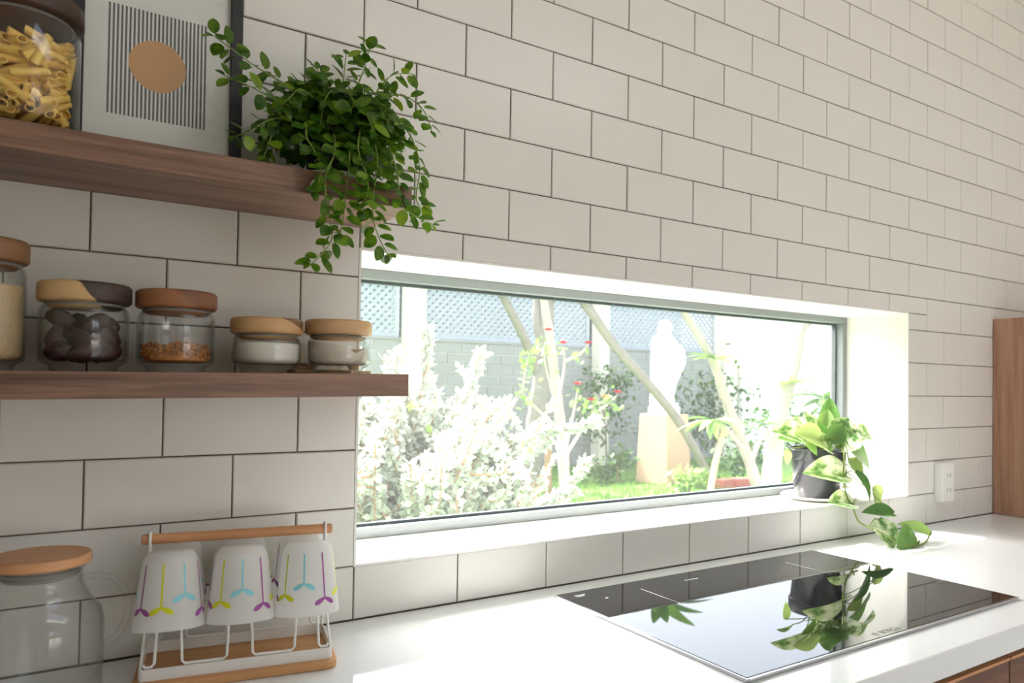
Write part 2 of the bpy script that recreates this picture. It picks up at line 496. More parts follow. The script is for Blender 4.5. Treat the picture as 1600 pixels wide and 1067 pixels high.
def wall_with_hole(name, x0, x1, z0, z1, hx0, hx1, hz0, hz1, y0, y1, mat, parent=None):
    xs, zs = sorted({x0, hx0, hx1, x1}), sorted({z0, hz0, hz1, z1})
    v, f, idx = [], [], {}
    def vid(x, y, z):
        k = (round(x, 6), round(y, 6), round(z, 6))
        if k not in idx:
            idx[k] = len(v); v.append((x, y, z))
        return idx[k]
    solid = lambda i, j: 0 <= i < len(xs) - 1 and 0 <= j < len(zs) - 1 and not (hx0 <= xs[i] < hx1 and hz0 <= zs[j] < hz1)
    for i in range(len(xs) - 1):
        for j in range(len(zs) - 1):
            if not solid(i, j): continue
            a, b, c, d = xs[i], xs[i + 1], zs[j], zs[j + 1]
            f.append((vid(a, y0, c), vid(b, y0, c), vid(b, y0, d), vid(a, y0, d)))
            f.append((vid(b, y1, c), vid(a, y1, c), vid(a, y1, d), vid(b, y1, d)))
            if not solid(i - 1, j): f.append((vid(a, y1, c), vid(a, y0, c), vid(a, y0, d), vid(a, y1, d)))
            if not solid(i + 1, j): f.append((vid(b, y0, c), vid(b, y1, c), vid(b, y1, d), vid(b, y0, d)))
            if not solid(i, j - 1): f.append((vid(a, y1, c), vid(b, y1, c), vid(b, y0, c), vid(a, y0, c)))
            if not solid(i, j + 1): f.append((vid(a, y0, d), vid(b, y0, d), vid(b, y1, d), vid(a, y1, d)))
    return link(name, mesh_from(name, v, f), mat, parent)

wall_back = wall_with_hole('wall_back', RX0 - 0.2, RX1 + 0.2, -0.1, RZ + 0.2, WX0, WX1, WZ0, WZ1, 0.010, WT, M['plaster'])
tag(wall_back, 'white tiled kitchen wall around the long low window', kind='structure')
wall_with_hole('grout', RX0, RX1, ZC - 0.04, RZ, WX0 - 0.0005, WX1 + 0.0005, WZ0 - 0.0005, WZ1 + 0.0005, 0.0025, 0.010, M['grout'], wall_back)
# white plaster edge of the opening, flush with the tiles
wall_with_hole('opening_edge', WX0 - 0.001, WX1 + 0.001, WZ0 - 0.001, WZ1 + 0.001, WX0 + 0.003, WX1 - 0.003, WZ0 + 0.003, WZ1 - 0.003, -0.0005, 0.012, M['plaster'], wall_back)

# ---- tiles: 200 x 100 mm running bond, each a piece of its own
G = 0.0011
def tile_faces(mb, x0, x1, z0, z1):
    """a tile with an eased edge, front at y = 0"""
    b = 0.0016
    x0, x1, z0, z1 = x0 + G, x1 - G, z0 + G, z1 - G
    v = [(x0, 0.009, z0), (x1, 0.009, z0), (x1, 0.009, z1), (x0, 0.009, z1),
         (x0, 0.0014, z0), (x1, 0.0014, z0), (x1, 0.0014, z1), (x0, 0.0014, z1),
         (x0 + b, 0, z0 + b), (x1 - b, 0, z0 + b), (x1 - b, 0, z1 - b), (x0 + b, 0, z1 - b)]
    f = [(8, 9, 10, 11)]
    for i in range(4):
        j = (i + 1) % 4
        f += [(i, j, 4 + j, 4 + i), (4 + i, 4 + j, 8 + j, 8 + i)]
    mb.add(v, f)

def project(p):
    d = Vector(p) - CAM_POS
    z = d.dot(fw)
    if z < 0.1: return None
    return PP_X + F_PX * d.dot(rt) / z, PP_Y - F_PX * d.dot(up) / z

cells = []
for r in range(-1, 20):
    za, zb = Z0 + 0.1 * r, min(Z0 + 0.1 * (r + 1), RZ)
    if r == -1: za = ZC + 0.001
    if zb - za < 0.012: continue
    c = -24 if r % 2 == 0 else -25
    while c * 0.1 < RX1:
        xa, xb = max(c * 0.1, RX0), min(c * 0.1 + 0.2, RX1)
        c += 2
        if xb - xa < 0.01: continue
        rects = [(xa, xb, za, zb)]
        if zb > WZ0 + 1e-4 and za < WZ1 - 1e-4 and xb > WX0 + 1e-4 and xa < WX1 - 1e-4:
            rects = []
            if zb > WZ1 + 0.006: rects.append((xa, xb, WZ1, zb))
            lo, hi = max(za, WZ0), min(zb, WZ1)
            if xa < WX0 - 0.006: rects.append((xa, WX0, za, zb if zb <= WZ1 else WZ1))
            if xb > WX1 + 0.006: rects.append((WX1, xb, za, zb if zb <= WZ1 else WZ1))
        if not rects: continue
        q = [project((x, 0, z)) for (a, b, e, g) in rects for x in (a, b) for z in (e, g)]
        area = 0
        if all(q):
            u0, u1 = max(0, min(t[0] for t in q)), min(1600, max(t[0] for t in q))
            v0, v1 = max(0, min(t[1] for t in q)), min(1067, max(t[1] for t in q))
            if u1 > u0 and v1 > v0: area = (u1 - u0) * (v1 - v0)
        cells.append((area, rects))
cells.sort(key=lambda t: -t[0])
full = None
rest = MB()
for k, (area, rects) in enumerate(cells):
    if area > 0 and k < 300:
        a, b, e, g = rects[0]
        whole = len(rects) == 1 and abs(b - a - 0.2) < 1e-6 and abs(g - e - 0.1) < 1e-6
        if whole:
            if full is None:
                mb = MB(); tile_faces(mb, -0.1, 0.1, -0.05, 0.05); full = mb.mesh('tile')
            me = full
        else:
            mb = MB()
            for (p, q_, s, t) in rects:
                tile_faces(mb, p - (a + b) / 2, q_ - (a + b) / 2, s - (e + g) / 2, t - (e + g) / 2)
            me = mb.mesh('tile')
        o = link('tile', me, M['tile'], wall_back, ((a + b) / 2, random.uniform(-0.0003, 0.0003), (e + g) / 2),
                 (random.gauss(0, 0.0016), 0, random.gauss(0, 0.0012)))
    else:
        for t in rects: tile_faces(rest, *t)
tag(rest.build('tile_field', M['tile'], wall_back), kind='stuff')

tag(link('floor', MB().box(RX0 - 0.2, RX1 + 0.2, RY - 0.2, WT, -0.1, 0).mesh('floor'), M['floor']), 'pale kitchen floor', kind='structure')
SKX0, SKX1, SKY0, SKY1 = 0.75, 2.8, -2.5, -1.65       # roof opening, assumed and added out of view for overhead light
tag(link('ceiling', MB().box(RX0 - 0.2, RX1 + 0.2, SKY1, WT, RZ, RZ + 0.2).box(RX0 - 0.2, RX1 + 0.2, RY - 0.2, SKY0, RZ, RZ + 0.2)
         .box(RX0 - 0.2, SKX0, SKY0, SKY1, RZ, RZ + 0.2).box(SKX1, RX1 + 0.2, SKY0, SKY1, RZ, RZ + 0.2).mesh('ceiling'), M['ceiling']), 'white ceiling with a long opening added for overhead light', kind='structure')
tag(link('wall_left', MB().box(RX0 - 0.2, RX0, RY, 0.01, 0, RZ).mesh('wall_left'), M['plaster']), 'plain white left wall', kind='structure')
tag(link('wall_right', MB().box(RX1, RX1 + 0.2, RY, 0.01, 0, RZ).mesh('wall_right'), M['plaster']), 'plain white right wall', kind='structure')
wf = wall_with_hole('wall_front', RX0 - 0.2, RX1 + 0.2, 0.0, RZ, 1.3, 2.8, 0.02, 2.3, RY - 0.2, RY, M['plaster'])  # opening is assumed, added out of view to brighten the room
for xx in (2.02,): MB().box(xx, xx + 0.06, RY - 0.13, RY - 0.07, 0.02, 2.3).build('opening_bar', M['alu'], wf)  # added bar, splits the opening's reflection into streaks
tag(wf, 'white wall behind the camera with an opening added to light the room', kind='structure')

# ---- the long low window
win = thing('window_1', None, None, (0, 0, 0)); win['kind'] = 'structure'
win['label'] = 'long low fixed window with grey aluminium frame'
FY0, FY1, FB = 0.206, 0.252, 0.020
b = FB
MB().box(WX0, WX1, FY0, FY1, WZ1 - b, WZ1).build('frame_top', M['alu'], win, bevel=0.0015)
MB().box(WX0, WX1, FY0, FY1, WZ0, WZ0 + b).build('frame_bottom', M['alu'], win, bevel=0.0015)
MB().box(WX0, WX0 + b, FY0 + 0.0005, FY1, WZ0 + b, WZ1 - b).build('frame_side', M['alu'], win, bevel=0.0015)
MB().box(WX1 - b, WX1, FY0 + 0.0005, FY1, WZ0 + b, WZ1 - b).build('frame_side', M['alu'], win, bevel=0.0015)
e = 0.006
wall_with_hole('gasket', WX0 + b, WX1 - b, WZ0 + b, WZ1 - b, WX0 + b + e, WX1 - b - e, WZ0 + b + e, WZ1 - b - e, FY0 + 0.024, FY0 + 0.038, M['gasket'], win)
# pane: clear glass with slight translucency added to imitate veiling glare
m, nt, p, o_ = new_mat('veiled_window_glass')
nt.nodes.remove(p)
tr = N(nt, 'ShaderNodeBsdfTransparent'); tr.inputs[0].default_value = (0.97, 0.985, 0.98, 1)
gl = N(nt, 'ShaderNodeBsdfGlossy'); gl.inputs['Roughness'].default_value = 0.0
df = N(nt, 'ShaderNodeBsdfTranslucent'); df.inputs[0].default_value = (0.95, 0.97, 1.0, 1)
fr = N(nt, 'ShaderNodeLayerWeight'); fr.inputs[0].default_value = 0.12
nz = N(nt, 'ShaderNodeTexNoise', i_Scale=3.0, i_Detail=5.0)
tcn = N(nt, 'ShaderNodeTexCoord'); nt.links.new(tcn.outputs['Object'], nz.inputs['Vector'])
mr = N(nt, 'ShaderNodeMapRange'); mr.inputs['To Min'].default_value = 0.016; mr.inputs['To Max'].default_value = 0.026
nt.links.new(nz.outputs['Fac'], mr.inputs['Value'])
m1 = N(nt, 'ShaderNodeMixShader'); m2 = N(nt, 'ShaderNodeMixShader')
nt.links.new(mr.outputs[0], m1.inputs[0]); nt.links.new(tr.outputs[0], m1.inputs[1]); nt.links.new(df.outputs[0], m1.inputs[2])
nt.links.new(fr.outputs[0], m2.inputs[0]); nt.links.new(m1.outputs[0], m2.inputs[1]); nt.links.new(gl.outputs[0], m2.inputs[2])
nt.links.new(m2.outputs[0], o_.inputs['Surface'])
M['pane'] = m
link('pane', mesh_from('pane', [(WX0 + b, FY0 + 0.031, WZ0 + b), (WX1 - b, FY0 + 0.031, WZ0 + b), (WX1 - b, FY0 + 0.031, WZ1 - b), (WX0 + b, FY0 + 0.031, WZ1 - b)], [(0, 1, 2, 3)]), m, win)
# outside ledge under the window
tag(MB().box(WX0 - 0.15, WX1 + 0.15, WT, WT + 0.14, WZ0 - 0.06, WZ0 - 0.005).build('trim_1', M['plaster'], bevel=0.004), 'white sloping ledge outside under the window', kind='structure')

# ---- counter
CF = -0.616
tag(MB().box(RX0 + 0.9, RX1 - 0.002, CF, 0.0, ZC - 0.042, ZC).build('worktop', M['quartz'], bevel=0.002),
    'long polished white stone worktop under the tiled wall', 'worktop')
units = [(0.30, 0.88, 'brown wood base cabinet below the drying rack and left end of worktop'),
         (0.88, 1.50, 'brown wood base cabinet with drawers directly under the cooktop'),
         (1.50, 2.10, 'brown wood base cabinet under the worktop just right of the cooktop'),
         (2.10, 2.70, 'brown wood base cabinet under the worktop near the wall socket')]
for xa, xb, lab in units:
    t = thing('base_cabinet', lab, 'cabinet', ((xa + xb) / 2, -0.30, 0.0))
    w = (xb - xa) / 2
    MB().box(-w + 0.001, w - 0.001, CF + 0.345, 0.29, 0.10, ZC - 0.0425).build('body', M['drawer'], t, bevel=0.001)
    MB().box(-w + 0.02, w - 0.02, CF + 0.40, 0.28, 0.0, 0.10).build('plinth', M['drawer'], t)
    for z0_, z1_ in ((0.66, 0.832), (0.39, 0.655), (0.105, 0.385)):
        d = MB().box(-w + 0.002, w - 0.002, CF + 0.322, CF + 0.344, z0_, z1_).build('drawer_front', M['drawer'], t, bevel=0.0015)
        MB().box(-w + 0.002, w - 0.002, CF + 0.320, CF + 0.330, z1_ - 0.001, z1_ + 0.004).build('edge_grip', M['bamboo'], d)

# wood cabinet standing on the worktop at the right
t = thing('wall_cabinet', 'brown wood grain cabinet standing on the right end of the worktop', 'cabinet', (3.05, -0.18, ZC))
MB().box(-0.345, 0.40, -0.155, 0.1785, 0.001, 0.655).build('carcass', M['cabinet'], t, bevel=0.0015)
for xx in (-0.345, 0.0285):
    d = MB().box(xx, xx + 0.3715, -0.176, -0.156, 0.001, 0.655).build('door', M['cabinet'], t, bevel=0.0015)
    MB().box(xx + (0.33 if xx < 0 else 0.02), xx + (0.345 if xx < 0 else 0.035), -0.186, -0.176, 0.06, 0.20).build('handle', M['steel'], d, bevel=0.002)

# ---- shelves (the lower one dips slightly to the left)
def shelf(name, x0, x1, yf, zt, th, label, tilt=0.0):
    mb = MB().box(x0, x1, yf, -0.001, zt - th, zt)
    for v in mb.v: v.z += (v.x - x1) * tilt
    return tag(mb.build(name, M['walnut'], bevel=0.0012), label, 'shelf')
USZ, LSZ, TILT = 1.6125, 1.3235, 0.012
def low_z(x): return LSZ + (x - 0.518) * TILT
shelf('floating_shelf', -1.3, 0.518, -0.181, USZ, 0.0345, 'upper walnut floating shelf carrying the framed print and trailing plant')
shelf('floating_shelf', -1.3, 0.518, -0.181, LSZ, 0.0340, 'lower walnut floating shelf carrying the row of small glass jars', TILT)

# ---- socket
t = thing('wall_socket', 'white double wall socket on the tiles right of the window', 'socket', (2.378, 0.0, 1.028))
MB().box(-0.035, 0.035, -0.026, 0.0, -0.061, 0.061).build('box', M['white_plastic'], t, bevel=0.003)
MB().box(-0.030, 0.030, -0.028, -0.026, -0.056, 0.056).build('face_plate', M['white_plastic'], t, bevel=0.0008)
for zz in (-0.024, 0.020):
    for xx in (-0.008, 0.008):
        MB().box(xx - 0.0016, xx + 0.0016, -0.0286, -0.0279, zz - 0.005, zz + 0.005).build('socket_slot', M['socket_dark'], t)

# ---- cooktop
t = thing('induction_cooktop', 'glossy black glass cooktop set into the white worktop', 'cooktop', (1.27, -0.2996, ZC))
hw, hd = 0.3905, 0.2342
MB().box(-hw, hw, -hd, hd, 0.0005, 0.0055).build('glass_top', M['black_glass'], t, bevel=0.0012)
MB().box(-hw - 0.004, -hw, -hd - 0.004, hd, 0.0005, 0.005).build('edge_trim', M['steel'], t, bevel=0.0008)
MB().box(-hw, hw + 0.002, -hd - 0.005, -hd, 0.0005, 0.005).build('edge_trim', M['steel'], t, bevel=0.0008)
def strip(x0, y0, x1, y1, w):
    d = Vector((x1 - x0, y1 - y0, 0)); n = Vector((-d.y, d.x, 0)).normalized() * w / 2
    a, b_ = Vector((x0, y0, 0.0057)), Vector((x1, y1, 0.0057))
    return [a - n, b_ - n, b_ + n, a + n]
for q in [(-0.221, 0.182, -0.221, 0.06, 0.0014)] + [(-hw + 0.025, hd - 0.025 - i * 0.007, -hw + 0.05 - i * 0.006, hd - 0.025 - i * 0.007, 0.0022) for i in range(2)] \
        + [(-0.3215, 0.1686, -0.3155, 0.1686, 0.004), (-0.10, hd - 0.05, -0.06, hd - 0.05, 0.0015), (0.221, 0.182, 0.221, 0.06, 0.0014)]:
    MB().add(strip(*q), [(0, 1, 2, 3)]).build('printed_mark', M['print_white'], t)

def text_mesh(txt, size):
    cu = bpy.data.curves.new('lettering', 'FONT')
    cu.body = txt; cu.size = size; cu.align_x = 'CENTER'; cu.align_y = 'CENTER'
    ob = bpy.data.objects.new('tmp', cu); COL.objects.link(ob)
    bpy.context.view_layer.update()
    me = bpy.data.meshes.new_from_object(ob.evaluated_get(bpy.context.evaluated_depsgraph_get()))
    bpy.data.objects.remove(ob); bpy.data.curves.remove(cu)
    me.name = 'lettering'
    return me
tm = text_mesh('BOSCH', 0.016)
link('lettering', tm, M['print_white'], t, (-0.022, -hd + 0.013, 0.0058))
ring = MB()
for i in range(24):
    a0, a1 = 2 * PI * i / 24, 2 * PI * (i + 1) / 24
    ring.add([(r * math.cos(a), r * math.sin(a), 0) for a in (a0, a1) for r in (0.0055, 0.0065)], [(0, 2, 3, 1)])
ring.add([(-0.0025, -0.003, 0), (-0.0018, -0.003, 0), (-0.0018, 0.003, 0), (-0.0025, 0.003, 0), (0.0018, -0.003, 0), (0.0025, -0.003, 0), (0.0025, 0.003, 0), (0.0018, 0.003, 0),
          (-0.0018, -0.0004, 0), (0.0018, -0.0004, 0), (0.0018, 0.0004, 0), (-0.0018, 0.0004, 0)], [(0, 1, 2, 3), (4, 5, 6, 7), (8, 9, 10, 11)])
ring.build('ring_emblem', M['print_white'], t, loc=(-0.062, -hd + 0.013, 0.0058))

# ================================================================== things on the shelves
def lid_wood(name, light, dark, cut=0.0, ang=0.3, soft=0.0015, amount=1.0):
    """two-tone acacia: pale sapwood meeting dark heartwood along a wavy line"""
    m = wood(name, tuple(c * 0.86 for c in light[:3]) + (1,), light, 'y', 1.6, 0.5, (0.25, 0.8))
    nt = m.node_tree
    p = nt.nodes['Principled BSDF']
    src = p.inputs['Base Color'].links[0].from_socket
    tc = N(nt, 'ShaderNodeTexCoord')
    sx = N(nt, 'ShaderNodeSeparateXYZ')
    nz = N(nt, 'ShaderNodeTexNoise', i_Scale=26.0, i_Detail=2.0)
    nt.links.new(tc.outputs['Object'], nz.inputs['Vector'])
    nt.links.new(tc.outputs['Object'], sx.inputs[0])
    a1 = N(nt, 'ShaderNodeMath', operation='MULTIPLY_ADD'); nt.links.new(sx.outputs['Z'], a1.inputs[0]); a1.inputs[1].default_value = ang
    nt.links.new(sx.outputs['X'], a1.inputs[2])
    a2 = N(nt, 'ShaderNodeMath', operation='MULTIPLY_ADD'); nt.links.new(nz.outputs['Fac'], a2.inputs[0]); a2.inputs[1].default_value = 0.018
    nt.links.new(a1.outputs[0], a2.inputs[2])
    mr = N(nt, 'ShaderNodeMapRange'); mr.inputs['From Min'].default_value = cut - soft; mr.inputs['From Max'].default_value = cut + soft
    mr.inputs['To Max'].default_value = amount
    nt.links.new(a2.outputs[0], mr.inputs['Value'])
    mx = N(nt, 'ShaderNodeMix', data_type='RGBA')
    nt.links.new(mr.outputs[0], mx.inputs['Factor']); nt.links.new(src, mx.inputs['A']); mx.inputs['B'].default_value = dark
    nt.links.new(mx.outputs['Result'], p.inputs['Base Color'])
    return m

def jar(label, x, y, z, R, H, lid_mat, lid_h=0.025, foot=0.0085):
    """glass storage jar: straight body, small foot, wooden lid with a grey seal"""
    t = thing('glass_jar', label, 'jar', (x, y, z))
    rf = R * 0.74
    zt = H - lid_h
    rn = R * 0.90
    outer = [(0, 0.0), (rf - 0.002, 0.0), (rf, 0.0015), (rf * 1.02, foot - 0.002), (R - 0.007, foot + 0.0012), (R - 0.002, foot + 0.004), (R, foot + 0.009),
             (R, zt - 0.013), (R - 0.0018, zt - 0.007), (R - 0.006, zt - 0.0025), (rn, zt - 0.0005)]
    inner = [(rn - 0.002, zt - 0.001), (R - 0.008, zt - 0.004), (R - 0.0042, zt - 0.008), (R - 0.0022, zt - 0.014), (R - 0.0022, foot + 0.011), (R - 0.006, foot + 0.006), (R * 0.7, foot + 0.004), (0, foot + 0.004)]
    MB().lathe(outer + inner, 56).build('glass_body', M['glass'], t, smooth=True, angle=60)
    L = R * 1.05
    lid = MB().lathe([(0, 0.0), (L - 0.003, 0), (L, 0.003), (L, lid_h - 0.003), (L - 0.003, lid_h), (0, lid_h)], 56).build('lid', lid_mat, t, smooth=True, loc=(0, 0, zt), angle=50)
    MB().lathe([(0, -0.007), (rn - 0.006, -0.007), (rn - 0.004, -0.005), (rn - 0.004, 0), (0, 0)], 48).build('plug', lid_mat, lid, smooth=True, angle=50)
    sl = []
    for i in range(48):
        a = 2 * PI * i / 48; sl.append(((rn - 0.003) * math.cos(a), (rn - 0.003) * math.sin(a), -0.0025))
    MB().tube(sl, 0.0020, 6, closed=True).build('seal_ring', M['silicone'], lid, smooth=True)
    return t

TAN, BROWN, DARK, ORANGE = srgb(214, 164, 104), srgb(150, 98, 60), srgb(74, 48, 36), srgb(164, 100, 54)
JY, JR = -0.095, 0.0492
L1 = lid_wood('lid_dates', srgb(206, 170, 120), srgb(66, 48, 42), 0.020, 0.9)
L2 = lid_wood('lid_granola', srgb(152, 100, 64), srgb(104, 64, 40), 0.03, 1.4, 0.006, 0.7)
L3 = lid_wood('lid_salt', srgb(208, 166, 118), srgb(120, 84, 54), 0.075, 2.4, 0.003)
L4 = lid_wood('lid_sugar', srgb(212, 172, 126), srgb(96, 66, 44), 0.082, 1.2, 0.003)
L5 = lid_wood('lid_rice', srgb(164, 120, 80), srgb(112, 76, 48), 0.02, 1.6, 0.008, 0.7)
L6 = lid_wood('lid_pasta', srgb(92, 56, 38), srgb(52, 34, 26), 0.01, 0.9, 0.02, 0.9)
zj = lambda x: low_z(x) + 0.0004
jar('tall glass jar of brown rice at the left edge on the lower shelf', -0.017, JY, zj(-0.017), 0.048, 0.163, L5, 0.028)
jar('glass jar of dark dried dates with half pale, half dark wood lid', 0.0943, JY, zj(0.0943), 0.0518, 0.115, L1, 0.0255)
jar('glass jar a quarter full of granola under an orange-brown wood lid', 0.204, JY, zj(0.204), 0.0494, 0.112, L2, 0.0245)
jar('low glass jar filled with white salt, level surface, tan lid', 0.3264, JY, zj(0.3264), 0.0490, 0.0805, L3, 0.023)
jar('low glass jar of clumped pale sugar nearest the shelf end', 0.4347, JY, zj(0.4347), 0.0489, 0.0825, L4, 0.0225)

def fill(name, label, cat, x, z, R, h, mat, rough_top=0.0, seg=40, seed=0, slope=None):
    """a filling that takes the shape of its jar, with its own uneven top"""
    rnd = random.Random(seed)
    prof = [(0, 0.0128), (R * 0.70 - 0.002, 0.0128), (R - 0.0075, 0.0152), (R - 0.0034, 0.0215)]
    rings = [(R - 0.0030, h)] + [((R - 0.0030) * k / 8, h) for k in range(7, 0, -1)] + [(0, h)]
    mb = MB().lathe(prof + rings, seg)
    for v in mb.v:
        if v.z > h - 1e-6:
            if slope: v.z = h + slope(v.x, v.y)
            v.z += rnd.uniform(-1, 1) * rough_top
    return tag(mb.build(name, mat, smooth=True, loc=(x, JY, z), angle=70), label, cat, kind='stuff')

fill('rice_grains', 'brown rice filling the tall jar at the left edge', 'rice', -0.017, zj(-0.017), 0.048, 0.106, M['rice'], 0.0012)
fill('salt_filling', 'fine white salt filling the low jar with a level surface', 'salt', 0.3264, zj(0.3264), 0.0490, 0.0435, M['salt'], 0.0002)
fill('sugar_filling', 'pale clumped sugar heaped against the left side of its jar', 'sugar', 0.4347, zj(0.4347), 0.0489, 0.040, M['sugar'], 0.0016, seed=3,
     slope=lambda x, y: -0.20 * x - 0.006 * math.exp(-((x - 0.01) / 0.012) ** 2) + 0.006 * math.exp(-((x - 0.032) / 0.009) ** 2))
# granola: loose clumps
rnd = random.Random(5)
mb = MB()
for i in range(1500):
    a, rr = rnd.uniform(0, 2 * PI), 0.0435 * math.sqrt(rnd.uniform(0.25, 1))
    zz = rnd.uniform(0.0165, 0.036 + 0.006 * math.sin(3 * a) * rr / 0.04)
    s = rnd.uniform(0.0018, 0.0036)
    rr = min(rr, 0.0455 - s * 0.8 - (0.006 if zz < 0.021 else 0))
    c = Vector((rr * math.cos(a), rr * math.sin(a), zz))
    R3 = Euler((rnd.uniform(0, 6), rnd.uniform(0, 6), rnd.uniform(0, 6))).to_matrix()
    pts = [c + R3 @ (Vector(q) * s * rnd.uniform(0.6, 1.2)) for q in ((1.3, 0, 0), (-1.3, 0, 0), (0, 1, 0), (0, -1, 0), (0, 0, 0.7), (0, 0, -0.7))]
    mb.add(pts, [(0, 2, 4), (2, 1, 4), (1, 3, 4), (3, 0, 4), (2, 0, 5), (1, 2, 5), (3, 1, 5), (0, 3, 5)])
mb.lathe([(0, 0.0128), (0.030, 0.0128), (0.040, 0.016), (0.0405, 0.022), (0.038, 0.028), (0.02, 0.031), (0, 0.031)], 32)
tag(mb.build('granola_clumps', M['granola'], loc=(0.204, JY, zj(0.204))), 'toasted granola clumps covering the bottom of their jar', 'granola', kind='stuff')

# dates: each one a wrinkled fruit
def date_mesh(seed):
    r_ = random.Random(seed)
    bm = bmesh.new()
    bmesh.ops.create_uvsphere(bm, u_segments=18, v_segments=12, radius=1.0)
    for v in bm.verts:
        a = math.atan2(v.co.y, v.co.x)
        k = 1 + 0.07 * math.sin(5 * a + 3 * v.co.z + seed) + 0.05 * math.sin(9 * a - 4 * v.co.z) + r_.uniform(-0.015, 0.015)
        v.co = Vector((v.co.x * 0.0118 * k, v.co.y * 0.0112 * k, v.co.z * 0.0195 * (1 + 0.03 * math.sin(a * 2))))
    me = bpy.data.meshes.new('date'); bm.to_mesh(me); bm.free(); me.shade_smooth()
    return me
dm = [date_mesh(i) for i in range(4)]
date_spots = [(-0.026, -0.022, 0.025, 1.4, 0.2), (0.0, -0.032, 0.024, 1.3, 0.0), (0.026, -0.020, 0.025, 1.35, 0.5), (-0.010, 0.0, 0.024, 1.5, 1.2), (0.018, 0.008, 0.024, 1.5, 2.2), (-0.028, 0.012, 0.025, 1.45, 1.0),
              (0.0, 0.030, 0.024, 1.5, 0.1), (-0.030, -0.010, 0.045, 0.6, 0.6), (-0.008, -0.026, 0.043, 1.2, 2.4), (0.016, -0.026, 0.043, 1.0, 0.9), (0.030, -0.004, 0.043, 0.9, 1.9), (0.006, 0.002, 0.044, 1.3, 2.8),
              (-0.016, 0.020, 0.044, 1.3, 1.4), (0.020, 0.022, 0.044, 1.2, 0.4), (-0.027, -0.008, 0.0675, 1.15, 2.6), (0.012, -0.016, 0.0635, 1.1, 0.5), (-0.006, 0.014, 0.066, 1.3, 1.7), (0.026, 0.012, 0.0635, 1.2, 2.3)]
for i, (dx, dy, dz, ry, rz) in enumerate(date_spots):
    o = link('date', dm[i % 4], M['date'], None, (0.0943 + dx, JY + dy, zj(0.0943) + dz), (0.0, ry, rz))
    tag(o, 'wrinkled dark brown dried date piled inside the second jar', 'date', 'dried dates in the jar')

# pale wooden spoon rest and coasters behind the sugar jar
t = thing('serving_board', 'thin pale wooden board lying behind the sugar jar at the shelf end', 'board', (0.440, -0.036, low_z(0.44) + 0.0006))
mb = MB()
prof = [(-0.062, -0.026), (0.028, -0.026), (0.036, -0.012), (0.066, -0.010), (0.071, 0.0), (0.066, 0.010), (0.036, 0.012), (0.028, 0.026), (-0.062, 0.026)]
n = len(prof)
mb.add([(x, y, 0) for x, y in prof] + [(x, y, 0.006) for x, y in prof], [tuple(range(n))[::-1], tuple(range(n, 2 * n))] + [(i, (i + 1) % n, n + (i + 1) % n, n + i) for i in range(n)])
mb.build('board', M['coaster'], t, bevel=0.0012)
z_ = low_z(0.40) + 0.0072
for k in range(2):
    tag(MB().lathe([(0, 0), (0.019, 0), (0.020, 0.001), (0.020, 0.0042), (0.019, 0.005), (0, 0.005)], 32).build('coaster', M['coaster'], smooth=True, loc=(0.398 + 0.002 * k, -0.037 - 0.002 * k, z_ + 0.0053 * k)),
        ('lower' if k == 0 else 'upper') + ' pale round wooden coaster stacked on the thin board between the jars', 'coaster', 'coasters on the board')
tag(MB().lathe([(0, 0), (0.006, 0.0), (0.009, 0.004), (0.0095, 0.009), (0.007, 0.014), (0, 0.016)], 24).build('wooden_knob', M['coaster'], smooth=True, loc=(0.4795, -0.036, low_z(0.48) + 0.0070)),
    'small round wooden knob showing past the sugar jar', 'knob')

# ---- upper shelf: pasta jar
PX_, PR = 0.0205, 0.0620
jar('large glass jar of yellow pasta tubes with a dark wood lid', PX_, -0.105, USZ + 0.0004, PR, 0.174, L6, 0.027)
def tube_mesh(seed):
    mb = MB()
    n_, Lh, ro, ri, k = 10, 0.021, 0.0052, 0.0036, 0.0035
    v = []
    for (zz, r, sgn) in ((-Lh, ro, 1), (Lh, ro, 1), (Lh, ri, 1), (-Lh, ri, 1)):
        for i in range(n_):
            a = 2 * PI * i / n_
            bend = 0.0012 * (1 - (zz / Lh) ** 2)
            v.append((r * math.cos(a) + bend, r * math.sin(a), zz + k * math.cos(a)))
    f = []
    for q in range(4):
        for i in range(n_):
            j = (i + 1) % n_
            f.append((q * n_ + i, q * n_ + j, ((q + 1) % 4) * n_ + j, ((q + 1) % 4) * n_ + i))
    mb.add(v, f)
    return mb.mesh('pasta_tube', smooth=True, angle=50)
pm = tube_mesh(0)
def segdist(a0, a1, b0, b1):
    d1, d2, r = a1 - a0, b1 - b0, a0 - b0
    a, e_, f_ = d1.dot(d1), d2.dot(d2), d2.dot(r)
    c = d1.dot(r); b_ = d1.dot(d2); den = a * e_ - b_ * b_
    s = max(0, min(1, (b_ * f_ - c * e_) / den)) if den > 1e-12 else 0
    t_ = (b_ * s + f_) / e_
    if t_ < 0: t_, s = 0, max(0, min(1, -c / a))
    elif t_ > 1: t_, s = 1, max(0, min(1, (b_ - c) / a))
    return (a0 + d1 * s - b0 - d2 * t_).length
rnd = random.Random(11)
segs = []
RI, ZLO, ZHI = PR - 0.0028, 0.0160, 0.123
